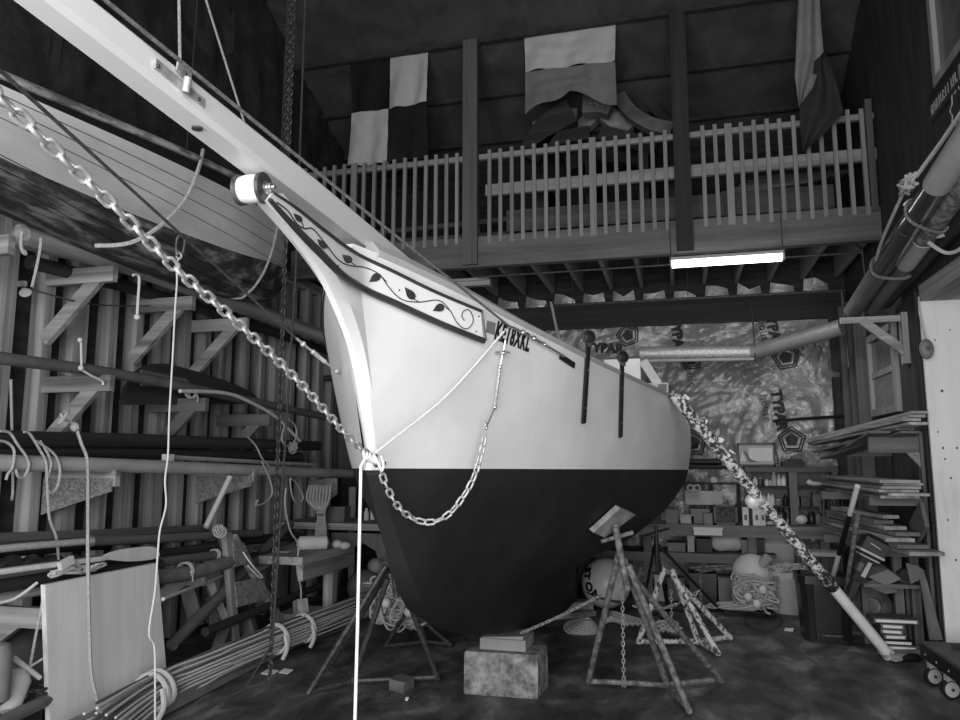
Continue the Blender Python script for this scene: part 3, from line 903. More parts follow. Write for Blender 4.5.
obj('white_panel', MB().grid(flag_sheet(a, b, c1, d1, 36, 16, .034, 2.2, 1), (0, .004, 0)), M_clothw, fl)
obj('grey_panel', MB().grid(flag_sheet(c1, d1, e, f, 36, 16, .036, 2.2, 1, lambda u: .43*(1-abs(2*u-1))), (0, .004, 0)), M_clothg, fl)
for (px, py) in ((523, 30), (614, 19)):
    p = at(px, py, y=8.05); obj('tack_strip', MB().bar(p+V((-.04, 0, 0)), p+V((.09, 0, .01)), .01, .02), M_clothw, fl)
fl = thing('hanging_flag', 'rumpled half pale, half dark flag hanging over the right end of the railing', 'flag', at(810, 152, y=7.8))
def rumple(P2, m, name, sd):
    rows_ = []
    n = len(P2)
    for i, (xa, ya, xb, yb_) in enumerate(P2):
        r_ = []
        for j in range(17):
            u = j/16
            p = at(xa+(xb-xa)*u, ya+(yb_-ya)*u, y=7.8)
            p.y += .035*math.sin(u*9+sd+i*.25)
            r_.append(p)
        rows_.append(r_)
    rr_ = []
    for a_, b_ in zip(rows_, rows_[1:]):
        for k in range(4): rr_.append([p.lerp(q, k/4) for p, q in zip(a_, b_)])
    rr_.append(rows_[-1])
    obj(name, MB().grid(rr_, (0, .004, 0)), m, fl)
rumple([(799, -14, 819, -17), (797, 25, 821, 22), (796, 55, 823.5, 52), (795, 75, 813, 88), (799.5, 106, 801, 105)], mat('pale_grey_cotton', .24, .3, 5, rough=.9, bump=.2), 'pale_half', 0)
rumple([(823.5, 52, 824, 53), (813, 60, 828, 60), (812, 88, 836, 85), (800, 106, 843, 114), (801, 130, 825, 133), (803, 152, 806, 151)], mat('dark_grey_cotton', .035, .05, 5, rough=.9, bump=.2), 'dark_half', 1)

# ---------------------------------------------------------------- lights under the loft, conduits
def tube_light(name, pa, pb, yy, lit, lab):
    a, b = at(*pa, y=yy), at(*pb, y=yy); b.z = a.z
    t = thing(name, lab, 'lamp', (a+b)/2+V((0, 0, .05)), 'strip lights under the loft')
    obj('housing', MB().bar(a+V((0, 0, .045)), b+V((0, 0, .045)), .12, .03), M_lgray, t)
    obj('fluorescent_tube' if lit else 'diffuser', MB().bar(a, b, .09, .055), M_lamp if lit else M_lgray, t)
    for p in (a, b):
        obj('end_cap', MB().box(p, (.02, .11, .07)), M_lgray, t)
        obj('hanger', MB().tube([p+V((0, 0, .05)), p+V((0, 0, .5))], .006), M_dsteel, t)
    return a, b
a, b = tube_light('strip_light', (671, 264.5), (783, 257), 7.7, True, 'lit fluorescent strip light under the loft beam')
l = bpy.data.lights.new('strip_light_glow', 'AREA'); l.shape = 'RECTANGLE'; l.size = 1.1; l.size_y = .08; l.energy = 14
lo_ = bpy.data.objects.new('strip_light_glow', l); COL.objects.link(lo_); lo_.location = (a+b)/2-V((0, 0, .04))
tube_light('strip_light', (410, 288), (490, 281), 8.35, False, 'unlit strip light under the loft behind the bow')
def conduit(P2, r, yy, lab, extra=()):
    pts = [at(a, b, y=yy) for a, b in P2]
    z0 = pts[0].z
    for p in pts: p.z = z0
    t = thing('conduit', lab, 'pipe', pts[0])
    obj('tube', MB().tube(pts+list(extra), r, 8), M_dsteel, t)
    for k in (.1, .5, .9):
        p = pts[0].lerp(pts[1], k); obj('hanger', MB().tube([p, V((p.x, p.y, ZB0+.06))], .004, 6), M_dsteel, t)
e = at(868, 246, y=7.85)
conduit([(478, 277), (862, 247.5)], .012, 8.15, 'thin steel conduit running right behind the lit strip light', [V((1.80, 8.15, 3.8)), V((1.86, 8.15, 3.72)), V((1.88, 8.15, 3.3))])
conduit([(545, 306), (845, 283)], .015, 8.9, 'thin conduit slung under the loft joists nearer the back wall', [V((1.80, 8.9, 3.45)), V((1.82, 8.9, 2.6))])
t = MB().bar(at(551, 302, y=8.6), at(559, 340, y=8.6), .03, .02, (0, 1, 0))
top('hanging_batten', t, WOOD['z'], 'narrow batten hanging down from the loft joists behind the boat', 'wood')
# sheet metal duct in two lengths in front of the wrap
du = thing('stove_duct', 'grey sheet metal duct running under the loft to the right-hand spars', 'duct', at(755, 352, y=9.2))
pa, pb, pc = at(640, 354, y=9.2), at(753, 352.5, y=9.2), at(842, 327, y=8.6)
obj('duct_length', MB().tube([pa, pb], .088, 20), M_galv, du)
obj('duct_length', MB().tube([pb+V((0, -.01, 0)), pc], .088, 20), mat('dull_zinc', .30, .38, 6, rough=.5, metal=.4), du)
obj('duct_joint', MB().lathe(pb-V((.03, 0, 0)), (1, 0, 0), ((.07, 0), (.095, .005), (.095, .05), (.07, .055)), 20), M_dsteel, du)
obj('support_strap', MB().tube([pb+V((.01, -.11, -.12)), pb+V((.01, -.11, .12)), pb+V((.01, 0, .6))], .008), M_dsteel, du)
obj('support_pole', MB().tube([at(640, 361, y=9.1), at(754, 359, y=9.1)], .018, 8), M_lgray, du)
# big chain hoist hanging in front of the left wall
ho = thing('chain_hoist', 'dark chain hoist hanging from the roof to the floor at the left of the bow', 'hoist', (-2.95, 5.05, .02))
sm = link_mesh('hoist_chain_link', .075, .046, .007); sm.materials.append(M_dsteel)
P0 = at(270, 680, z=0.05); xx, yy = P0.x, P0.y
def small_chain(p, q, pitch, r, m, parent, name, sag=0):
    mb = MB(); p, q = V(p), V(q); n = max(2, int((q-p).length/pitch)); pts = [p.lerp(q, i/n)-V((0, 0, sag*4*(i/n)*(1-i/n))) for i in range(n+1)]
    for i in range(n):
        d = (pts[i+1]-pts[i]); dd, s_, u = basis(d, (1, 0, 0)); c_ = (pts[i]+pts[i+1])/2
        w_ = s_ if i % 2 else u
        L = d.length*.72; Wd = d.length*.34
        mb.tube([c_+dd*L*math.cos(a)+w_*Wd*math.sin(a) for a in [2*math.pi*k/8 for k in range(8)]], r, 5, closed=True)
    return obj(name, mb, m, parent)
small_chain((xx, yy, .05), (xx, yy, 6.3), .040, .0065, M_dsteel, ho, 'load_chain')
small_chain((xx-.05, yy+.03, 3.55), (xx-.05, yy+.03, 6.3), .040, .0065, M_dsteel, ho, 'hand_chain')
obj('hoist_rope', MB().tube([(xx+.09, yy+.02, 6.3), (xx+.085, yy+.02, 3.0), (xx+.03, yy, .9), (xx+.02, yy-.02, .3), (xx-.05, yy-.25, .05), (xx-.15, yy-.6, .015)], .009, 6), M_roped, ho)
obj('hoist_block', MB().box((xx, yy, 6.45), (.22, .16, .3)), M_dsteel, ho)
# ---------------------------------------------------------------- old boat hung along the left wall
DX = -3.66
DK = [(1.6, 3.22), (3.19, 3.09), (4.2, 2.99), (5.0, 2.95), (5.7, 2.98), (6.1, 3.06), (6.38, 3.26)]
DG = [(1.6, 3.28), (2.61, 3.38), (4.65, 3.64), (5.6, 3.76), (6.4, 3.88)]
DB = [(1.6, .55), (2.6, .66), (3.6, .68), (4.65, .62), (5.4, .47), (6.0, .26), (6.38, .035)]
def dg(y, h, side=1, off=0):
    zk, zg, b = cr_tab(DK, y), cr_tab(DG, y), cr_tab(DB, y)
    ph = h*math.pi/2
    x = b*(math.sin(ph)**.85); z = zk+(zg-zk)*(1-math.cos(ph))**.92
    return V((DX+side*(x+off), y, z-(.25*side*0)))
dy = thing('old_rowing_boat', 'old planked boat with flaking dark bottom hung high along the left wall', 'boat', (DX, 4.2, 2.95))
YS_ = [1.6+.16*i for i in range(30)]+[6.33, 6.38]
def HX(h, y): return h if h != .53 else lerp_tab([(1.6, .26), (3.0, .28), (4.2, .42), (5.6, .56), (6.4, .58)], y)
def dband(h0, h1, n, off=0):
    m = MB()
    for s in (1, -1):
        rows_ = [[dg(y, HX(h0, y)+(HX(h1, y)-HX(h0, y))*j/n, s, off) for j in range(n+1)] for y in YS_]
        if s < 0: rows_ = [list(reversed(r_)) for r_ in rows_]
        m.grid(rows_)
    m.grid([[dg(YS_[-1], HX(h0, 6.38)+(HX(h1, 6.38)-HX(h0, 6.38))*j/n, s) for j in range(n+1)] for s in (1, -1)])
    m.grid([[dg(YS_[0], HX(h0, 1.6)+(HX(h1, 1.6)-HX(h0, 1.6))*j/n, s) for j in range(n+1)] for s in (-1, 1)])
    return m
obj('bottom', dband(0, .53, 10), mat('flaking_bottom_paint', .04, .26, 9, (1, .35, 1), .85, bump=.5, lo=.44, hi=.62, bscale=20, c3=.09), dy, 'dark flaking bottom')
obj('topsides', dband(.53, .88, 8), mat('dirty_white_paint', .52, .74, 3, (1, .3, 1), .6, bump=.1), dy, 'dirty white planking')
obj('sheer_strake', dband(.88, .965, 3), M_black, dy, 'dark sheer strake')
m = MB()
for s in (1, -1): m.tube([dg(y, .99, s, .012) for y in YS_], .022, 6)
obj('gunwale', m, mat('worn_gunwale', .12, .45, 14, (1, .3, 1), .8, lo=.42, hi=.58), dy)
m = MB()
for s in (1, -1):
    for h in (.58, .68, .78): m.tube([dg(y, h, s, .0005) for y in YS_], .0022, 4)
obj('plank_seam', m, M_darkwall, dy)
m = MB()
for h in (.1, .2, .3): m.tube([dg(y, h, 1, .0) for y in YS_], .003, 4)
obj('plank_seam', m, M_black, dy)
for i, (yy, mm, lab) in enumerate(((5.45, M_rope, 'grey rope sling under the bow end of the old boat'), (2.0, M_roped, 'dark rope sling round the stern half of the old boat'))):
    pts = [dg(yy+(.1*(1-h)), h, 1, .014) for h in (1.0, .9, .8, .65, .5, .35, .2, .02)]+[dg(yy, h, -1, .014) for h in (.3, .6, 1)]
    t = thing('hull_sling', lab, 'rope', pts[7], 'slings of the old boat')
    obj('bight', MB().tube(smooth(pts, 4), .011, 6), mm, t)
    obj('fall', MB().tube([pts[0], V((DX+.5, yy, 7.6))], .008, 6).tube([pts[-1], V((DX-.4, yy, 7.6))], .008, 6), M_roped, t)
rp = [at(203, 150, x=-3.0), at(198, 170, x=-2.95), at(185, 200, x=-2.95), at(160, 226, x=-2.97), at(130, 243, x=-3.05), at(95, 246, x=-3.2)]
top('hanging_rope', MB().tube(smooth(rp, 5), .013, 6), M_rope, 'thick grey rope drooping from the gunwale of the old boat', 'rope')
# two stays up to the roof beside the bowsprit
top('roof_line', MB().tube([at(180, 62, x=-2.6), at(179, 0, x=-2.6), at(178, -60, x=-2.6)], .009, 6), M_rope, 'plumb grey line rising to the roof behind the bowsprit strap', 'rope')
top('roof_line', MB().tube([at(246, 128, x=-2.9), at(206, 0, x=-2.9), at(190, -50, x=-2.9)], .008, 6), M_rope, 'slanting grey line rising to the roof left of the chain hoist', 'rope')

# ---------------------------------------------------------------- racks on the left wall
XS = XL+.13
def bracket(y, z, xt, lab, h=.115, drop=.52, gus=False, m=WOOD):
    t = thing('rack_bracket', lab, 'bracket', (XS, y, z-drop), 'rack brackets on the left wall')
    obj('arm', MB().span((XS, y-.024, z-h), (xt, y+.024, z)), m['x'], t)
    if gus:
        obj('gusset', MB().prism([(XS, y-.034, z-h*.5), (xt-.02, y-.034, z-h*.5), (xt-.02, y-.034, z-h*1.3), (XS, y-.034, z-drop*.62)], (0, .012, 0)), M_osb, t, 'strand board gusset')
    else:
        obj('brace', MB().bar((XS+.01, y-.0, z-drop), (XS+(xt-XS)*.78, y-.0, z-h*.6), .046, .10, (0, 1, 0) if False else (-1, 0, 1)), m['x'], t)
    return t
lev = {'upper': (2.99, (4.42, 5.33, 6.15)), 'middle': (2.22, (4.46, 5.58, 6.62))}
nm = ('nearest', 'second', 'farthest')
for i, yy in enumerate(lev['upper'][1]): bracket(yy, 2.985-.03*i, -3.88, 'pale timber bracket, %s of the upper three carrying the thick pole' % nm[i])
for i, yy in enumerate(lev['middle'][1]): bracket(yy, 2.20-.075*i, -3.88, 'timber bracket, %s of the middle three under the grey pipe' % nm[i], m=BROWN if i else WOOD)
for i, yy in enumerate((4.55, 6.35)): bracket(yy, 1.53-.02*i, -3.86, 'bracket with strand board gusset, %s of two under the white pole' % ('nearer', 'farther')[i], gus=True)
for i, yy in enumerate((3.75, 5.3, 6.6)): bracket(yy, .74, -3.62, 'low rack bracket, %s of three under the pile of spars' % nm[i], m=WOOD)
b_ = at(9, 245, x=-3.9)
top('timber_offcut', MB().bar((-4.47, b_.y, b_.z), (-3.88, b_.y, b_.z), .05, .12).bar((-4.45, b_.y, b_.z-.04), (-4.45, b_.y, b_.z+.3), .05, .06, (0, 1, 0)), WOOD['x'], 'short timber sticking out of the left wall under the old boat', 'wood')

def pole(name, P2, x, r, m, lab, group=None, cat='pole', n=12, knots=(), lash=None):
    pts = [at(a, b, x=x) for a, b in P2]
    if len(pts) > 2: pts = smooth(pts, 5)
    if not knots and not lash: return top(name, MB().tube(pts, r, n), m, lab, cat, group)
    t = thing(name, lab, cat, pts[0], group)
    obj('shaft', MB().tube(pts, r, n), m, t)
    for k in (lash or ()):
        p = pts[0].lerp(pts[-1], k); d = (pts[-1]-pts[0]).normalized()
        mb = MB()
        for q in range(4): mb.ring(p+d*.014*q, d+V((.1*q-.15, 0, .1)), (r if not isinstance(r, list) else r[0])+.006, .006, 14, 6)
        mb.tube([p+V((.05, 0, 0)), p+V((.07, .01, -.04)), p+V((.06, .02, -.08))], .006, 6)
        obj('lashing', mb, M_rope, t)
    return t
pole('wooden_spar', [(20, 236), (110, 259), (200, 290), (345, 345)], -4.02, .080, WOOD['y'], 'thick grey pole on the upper left rack', cat='spar', n=16)
pole('wooden_spar', [(30, 262), (190, 305), (330, 352)], -4.28, .05, DARKW['y'], 'thin dark spar behind the thick pole on the upper left rack', cat='spar')
pole('steel_pipe', [(-30, 352), (0, 358), (150, 380), (325, 417)], -3.98, .040, M_mid, 'long grey pipe on the middle left rack', cat='pipe', lash=(.45,))
pole('wooden_spar', [(-25, 439), (150, 441), (318, 446)], -4.08, .055, DARKW['y'], 'dark spar above the white pole on the left wall, upper of two', 'dark spars on the left wall', 'spar', 14)
pole('wooden_spar', [(-25, 452), (150, 453), (300, 457)], -4.14, .05, DARKW['y'], 'dark spar above the white pole on the left wall, lower of two', 'dark spars on the left wall', 'spar', 14)
pole('white_pole', [(-30, 462), (0, 463), (160, 467), (352, 474)], -3.92, .052, mat('scuffed_white_pole', .34, .48, 8, (1, .3, 1), .55), 'long scuffed white pole on the left wall', cat='pole', n=18)
pole('trim_moulding', [(166, 457), (316, 465)], -4.02, .02, M_lgray, 'slim pale moulding lying behind the white pole', cat='moulding', n=6)
top('wood_block', MB().box(at(168, 458, x=-3.96), (.04, .10, .06)), M_foam, 'small white block on the end of the slim moulding', 'block')
for yy in (4.55, 6.35): pass
# dark rudder blade standing on the middle rack, pale batten sprung over it
ol = [(118, 405), (124, 386), (135, 371), (150, 364), (168, 365), (200, 374), (235, 386), (252, 396), (252, 404)]
t = thing('rudder_blade', 'dark curved rudder blade standing on the middle left rack', 'rudder', at(180, 402, x=-4.2))
obj('blade', MB().prism(smooth([at(a, b, x=-4.2) for a, b in ol], 4), (.045, 0, 0)), DARKW['y'], t, None, .4)
obj('cheek_board', MB().prism([at(a, b, x=-4.15) for a, b in ((140, 370), (185, 379), (190, 388), (140, 386))], (.02, 0, 0)), BROWN['y'], t)
pole('pale_batten', [(180, 391), (225, 393), (250, 402), (276, 417), (300, 441)], -3.86, .016, M_foam, 'pale curved batten bent over the end of the grey pipe', cat='batten', n=8)
m = MB(); c_ = at(293, 447, x=-3.84)
wander(m, c_+V((0, 0, 0)), (.05, .07, .07), 5, 22, .007, 2)
top('rope_tangle', m, M_rope, 'small tangle of pale line at the tip of the curved batten', 'rope')
# little hook and line on the grey pipe
t = thing('swivel_hook', 'pale swivel hook on a short line above the grey pipe', 'hook', at(80, 372, x=-3.9))
obj('hook', MB().tube([at(81, 340, x=-3.9), at(81.5, 366, x=-3.9)], .008).ball(at(80, 340, x=-3.9), .018, 10, 6).ball(at(81, 368, x=-3.9), .02, 10, 6), M_foam, t)
obj('cord', MB().tube(smooth([at(82, 370, x=-3.9), at(92, 376, x=-3.9), at(102, 381, x=-3.9), at(103, 385, x=-3.9)], 5), .008, 6), M_ropew, t)
# cords hanging from the racks
def rope(P, r, m, lab, name='rope_end', group=None, k=5, extra=None):
    mb = MB().tube(smooth(P, k), r, 6)
    if extra: extra(mb)
    return top(name, mb, m, lab, 'rope', group)
X0 = lambda x: (lambda a, b: at(a, b, x=x))
f = X0(-3.75)
rope([f(22, 232), f(21, 244), f(23, 252), f(26, 254), f(24, 250)], .010, M_rope, 'short rope with an eye hanging beside the timber stub on the left')
rope([f(41, 238), f(40, 250), f(36, 270), f(32, 287)], .009, M_rope, 'slanting cord that ends in a pale clamp light on a stud')
t = thing('clamp_light', 'small pale clamp light fixed to a stud at the far left', 'lamp', at(24, 288, x=-4.4))
obj('shade', MB().lathe(at(24, 289, x=-4.4), (.5, -.2, -.6), ((.015, 0), (.025, .02), (.04, .04), (.032, .038)), 14), M_foam, t)
obj('clamp', MB().box(at(22, 284, x=-4.43), (.06, .03, .04)), M_steel, t)
f = X0(-3.8)
rope([f(133, 275), f(139, 277), f(138, 300), f(137, 317)], .010, M_ropew, 'white cord with a knot hanging beside the second upper bracket', extra=lambda mb: mb.ball(f(137, 317), .022, 8, 6))
rope([at(30, 289, x=-4.3), at(70, 300, x=-4.2), at(100, 305, x=-4.2), at(150, 306, x=-4.2)], .006, M_roped, 'thin black cable strung along the studs under the upper bracket', name='cable')
gx = lambda b: lerp_tab([(410, -3.72), (460, -3.70), (540, -3.40), (720, -3.33)], b)
f = lambda a, b: at(a, b, x=gx(b))
rope([f(61, 413), f(64, 419), f(73, 423), f(76, 427), f(82, 445), f(87, 458), f(88, 480), f(88, 560), f(89, 620), f(91, 672), f(97, 700), f(99, 722)], .0105, M_rope, 'long grey rope tied to the middle bracket and hanging in front of the plywood', extra=lambda mb: [mb.ring(f(63, 418), (.4, .5, -.4), .05, .01, 14, 6), mb.ball(f(75, 427), .03, 8, 6)])
f = X0(-3.86)
for P_, lab in (([(0, 431), (10, 433), (18, 445), (26, 456), (29, 466), (24, 477), (18, 476), (16, 469)], 'grey rope loop on the white pole at the far left'),
                ([(24, 432), (30, 434), (40, 450), (46, 462), (47, 480), (48, 500), (50, 520), (57, 540), (59, 571)], 'long grey rope end hanging from the white pole down to the spars'),
                ([(36, 441), (44, 446), (55, 455), (60, 468), (58, 485), (52, 493), (48, 490)], 'middle rope loop hanging off the white pole'),
                ([(40, 441), (46, 450), (51, 462), (50, 470), (47, 478)], 'small inner rope loop on the white pole'),
                ([(-5, 441), (6, 442), (14, 450), (13, 466), (8, 474), (6, 480)], 'rope end flicked over the far left end of the white pole')):
    rope([f(a, b) for a, b in P_], .0085, M_rope, lab, group='ropes over the white pole')
# carabiner and thin white cord
t = thing('cord_with_carabiner', 'thin wavy white cord hanging from a carabiner under the old boat', 'rope', at(152, 600, x=-3.0))
f = X0(-3.0)
obj('carabiner', MB().tube(smooth([f(177, 238), f(181, 235), f(184.5, 239), f(183, 253), f(178, 257), f(176, 250), f(177, 238)], 4), .006, 6), M_steel, t)
obj('thimble', MB().ring(f(179, 256), (0, 1, .2), .018, .006), M_galv, t)
obj('cord', MB().tube(smooth([f(179, 258), f(176, 266), f(177, 280), f(175, 310), f(173, 350), f(171, 385), f(169, 420), f(168, 455), f(165, 480), f(166, 505), f(160, 530), f(158, 550), f(155, 590), f(149, 632), f(154, 645), f(155, 670), f(155, 725)], 5), .0055, 6), M_ropew, t)
f = X0(-4.2)
rope([at(160, 0, d=4.6)]*0+[at(12, 500, x=-4.3), at(13, 480, x=-4.3), at(11, 380, x=-4.0)], .009, M_rope, 'plain grey cord hanging behind the grey pipe at the far left')
rope([at(248, 437, x=-3.8), at(256, 446, x=-3.8), at(262, 458, x=-3.8), at(270, 467, x=-3.8)], .008, M_rope, 'short frayed cord on the white pole beside the chain hoist')

# ---------------------------------------------------------------- spars and oars on the low rack
pole('plank', [(-30, 542), (100, 536), (205, 530)], -4.25, .05, BROWN['y'], 'dark plank at the back of the low left rack, above the spars', cat='plank', n=4)
pole('boat_hook', [(-30, 552), (30, 546), (92, 541)], -3.75, .022, M_rope, 'pale boat hook pole lying at the left of the low rack', cat='pole')
pole('wooden_spar', [(92, 541), (150, 539), (205, 536), (260, 533)], -3.85, .035, BROWN['y'], 'grey spar continuing behind the paddle on the low rack', cat='spar')
for i, (P_, xx, r, mm, lab) in enumerate((
    ([(-30, 558), (60, 550), (110, 547)], -3.95, .018, M_black, 'thin black rod at the back of the low rack'),
    ([(-30, 578), (60, 565), (100, 560)], -3.66, .032, BROWN['y'], 'brown oar shaft at the front of the low rack'),
    ([(-30, 590), (80, 574), (160, 565)], -3.70, .042, DARKW['y'], 'dark spar lowest at the front of the low rack'),
    ([(100, 562), (150, 556), (225, 545)], -3.85, .040, DARKW['y'], 'dark spar behind the paddle blade on the low rack'),
    ([(150, 578), (190, 573), (228, 562)], -3.62, .055, mat('canvas_wrap', .12, .2, 9, rough=.9, bump=.3), 'thick canvas-wrapped spar right of the plywood sheet'),
    ([(160, 562), (200, 557), (250, 550)], -3.72, .036, BROWN['y'], 'brown spar tied with white lashings right of the paddle'),
    ([(-20, 601), (60, 588), (120, 584)], -3.78, .03, WOOD['y'], 'pale spar under the oars at the left of the low rack'),
    ([(225, 560), (265, 554), (320, 548)], -3.8, .03, DARKW['y'], 'dark spar end reaching beyond the trestle'),
    ([(200, 549), (240, 541), (300, 536)], -3.95, .045, DARKW['y'], 'dark spar highest at the right end of the low rack'))):
    pole('wooden_spar', P_, xx, r, mm, lab, 'spars on the low left rack', 'spar', lash=((.55, .72) if i == 5 else (.4,) if i == 4 else None))
# paddle
t = thing('canoe_paddle', 'pale canoe paddle lying on the low rack behind the plywood sheet', 'paddle', at(130, 556, x=-3.62))
f = X0(-3.62)
bl = smooth([f(101, 559), f(110, 553), (f(128, 548.5)), f(152, 546.5), f(158, 550), f(159.5, 556), f(152, 559.5), f(130, 561.5), f(112, 560)], 3, True)
obj('blade', MB().prism(bl, (-.018, 0, 0)), M_ply, t, None, .5)
obj('shaft', MB().tube([f(104, 558.5), f(60, 564), f(-30, 576)], .017), M_plyend, t)
m = MB(); wander(m, at(66, 571, x=-3.6), (.03, .16, .03), 5, 24, .007, 41); wander(m, at(92, 568, x=-3.6), (.03, .14, .03), 4, 24, .007, 42)
top('rag_lashing', m, M_clothw, 'knotted pale line along the spars above the plywood sheet', 'rope')
top('folded_tarpaulin', MB().grid([[at(a, 557+8*q+3*math.sin(a*.3+q*2), x=-3.9+.06*q*(2-q)) for a in range(-30, 90, 6)] for q in (0, .5, 1, 1.5, 2, 2.5)], (-.05, 0, 0)), M_tarp, 'dark tarpaulin folded between the spars at the far left', 'tarpaulin')
cl = at(66, 563, x=-3.58)
top('cleat_block', MB().box(cl, (.03, .10, .05), m=Matrix.Rotation(.3, 3, 'X')), M_foam, 'pale block lashed to the spars just above the plywood sheet', 'block')

# ---------------------------------------------------------------- plywood sheet and the bundle of rods
t = thing('plywood_sheet', 'pale plywood sheet standing on the floor against the low rack', 'plywood', (-3.45, 4.1, 0))
A, B, C, D = at(45, 585, x=-3.47), at(157, 563, x=-3.47), at(168, 676, x=-3.42), at(52, 719, x=-3.42)
C = V((C.x, C.y, .06)); D = V((D.x, D.y, .06))
obj('face_veneer', MB().prism([A, B, C, D], (.006, -.002, 0)), M_ply, t)
obj('plywood_core', MB().prism([p+V((-.03, .0, 0)) for p in (A, B, C, D)], (.029, 0, 0)), M_plyend, t)
for u in (.06, .3, .55, .8, .95):
    for (P_, Q_, k) in ((A, B, .03), (D, C, -.03)):
        p = P_.lerp(Q_, u)-V((0, 0, k)); obj('screw_head', MB().ball(p+V((.006, 0, 0)), .006, 6, 4), M_foam, t)
rest = MB().box((-3.5, 3.95, .03), (.2, 1.1, .06))
top('timber_bearer', rest, DARKW['y'], 'dark timber bearer under the plywood sheet', 'wood')

bn = thing('rod_bundle', 'long bundle of thin pale rods tied with white strips on the floor', 'bundle', (-3.0, 5.0, 0))
path = [at(88, 738, z=.14), at(150, 693, z=.16), at(215, 664, z=.17), at(275, 639, z=.17), at(330, 618, z=.16), at(385, 596, z=.15)]
path = smooth(path, 6)
for i in range(46):
    a = 2.4*i; rr = .10*math.sqrt((i+.5)/46)
    ox, oz = rr*math.cos(a)*.75, rr*math.sin(a)*1.15
    pts = []
    for k, p in enumerate(path):
        u = k/(len(path)-1)
        s = 1.0+.9*max(0, .25-u)*2+.5*max(0, u-.75)+.12*math.sin(u*9+i)
        pts.append(p+V((ox*s, 0, oz*s-.01*(1 if s > 1 else 0))))
    pts = pts[(i % 3):len(pts)-(i*7 % 4)]
    for p in pts: p.z = max(p.z, .02)
    obj('rod', MB().tube(pts, .0085, 5), (M_clothw if i % 3 else M_foam) if i % 4 else BROWN['y'], bn)
for i, u in enumerate((.22, .62, .70)):
    p = path[int(u*(len(path)-1))]; d = (path[int(u*(len(path)-1))+1]-p).normalized()
    m = MB()
    for q in range(9 if i == 0 else 4): m.ring(p+d*.014*q, d+V((.05*(q % 5), 0, .06*(q % 5))), .112, .015, 18, 6)
    m.tube(smooth([p+V((.10, -.02, .04)), p+V((.125, -.03, -.06)), p+V((.10, -.05, -.14))], 4), .017, 6)
    for v in m.v: v.z = max(v.z, .012)
    obj('tie_strip', m, M_clothw, bn, 'white cloth tie')
top('square_timber', MB().bar(at(70, 746, z=.14)+V((-.11, 0, -.03)), at(330, 618, z=.16)+V((-.13, 0, -.05)), .07, .20), M_gray, 'grey square timber lying between the plywood sheet and the rod bundle', 'timber')
# ---------------------------------------------------------------- trestle and loose timber behind the bundle
t = thing('trestle', 'tall narrow trestle with two strand board gussets behind the rod bundle', 'trestle', (-3.55, 5.9, 0))
f = X0(-3.62)
a0, a1 = f(226, 533), f(236, 652); b0, b1 = f(233, 537), f(286, 655)
for (p, q, w_) in ((a0, a1, .07), (b0, b1, .06)):
    q.z = 0.0
    obj('leg', MB().bar(p, q, .05, w_, (0, 1, .1)), WOOD['z'], t)
obj('leg', MB().bar(f(232, 535)+V((-.1, 0, 0)), V((-4.0, b1.y, 0)), .05, .06, (0, 1, .1)), BROWN['z'], t)
for P_ in ([(229, 540), (239, 542), (249, 562), (230, 567)], [(231, 582), (257, 577), (266, 598), (233, 607)]):
    obj('gusset', MB().prism([f(a, b)+V((.03, 0, 0)) for a, b in P_], (.012, 0, 0)), M_osb, t, 'strand board gusset')
def post(name, a, b, w_, m, lab, cat='timber', group=None, rnd_=False):
    mb = MB().tube([a, b], w_, 10) if rnd_ else MB().bar(a, b, w_, w_*1.2)
    return top(name, mb, m, lab, cat, group)
f = X0(-3.75)
z0 = lambda p: V((p.x, p.y, .03))
G_ = 'loose poles leaning behind the rod bundle'
post('round_pole', at(290, 524, x=-3.95), at(172, 645, x=-3.55), .045, BROWN['y'], 'round pole slanting across behind the trestle, upper of two', 'pole', G_, True)
post('round_pole', at(322, 585, x=-3.6), at(205, 632, x=-3.55), .035, DARKW['y'], 'round dark pole slanting behind the trestle, lower of two', 'pole', G_, True)
post('pale_rod', at(163, 599, x=-3.4), at(222, 576, x=-3.75), .012, M_foam, 'thin pale rod sticking out right of the plywood sheet', 'rod', None, True)
post('prop_board', at(205, 573, x=-3.8), at(225, 620, x=-3.7), .05, WOOD['z'], 'short pale prop leaning right of the plywood sheet')
post('prop_board', at(186, 580, x=-3.9), at(198, 625, x=-3.8), .09, BROWN['z'], 'broad brown prop board leaning beside the plywood sheet')
post('prop_board', at(233, 610, x=-3.7), at(214, 665, x=-3.6), .09, BROWN['z'], 'broad board leaning at the left foot of the trestle')
post('prop_board', at(246, 618, x=-3.7), at(254, 650, x=-3.62), .10, BROWN['z'], 'short board standing between the trestle legs')
post('prop_board', at(300, 600, x=-3.4), at(304, 645, x=-3.3), .10, WOOD['z'], 'stubby board standing right of the trestle')
post('white_stick', at(230, 477, x=-3.85), at(206, 527, x=-3.85), .024, M_foam, 'white stick hanging slanted under the white pole', 'stick', None, True)
m = MB(); c_ = at(222, 531, x=-3.6)
for i in range(5): m.ring(c_+V((0, .012*i-.03, .006*i)), (.7, .2*i-.4, .5), .055-.006*i, .008, 16, 5)
top('rope_coil', m, M_rope, 'small coil of pale line on top of the trestle', 'rope')
rope([at(243, 552, x=-3.55), at(252, 565, x=-3.5), at(262, 576, x=-3.5), at(259, 577, x=-3.5), at(248, 566, x=-3.5)], .007, M_ropew, 'white line looped over the trestle leg')
rope([at(286, 488, x=-3.4), at(285, 505, x=-3.4), at(290, 530, x=-3.4), at(298, 545, x=-3.4), at(297, 570, x=-3.4), at(301, 590, x=-3.4), at(300, 620, x=-3.4)], .008, M_rope, 'thin cord trailing down right of the chain hoist')
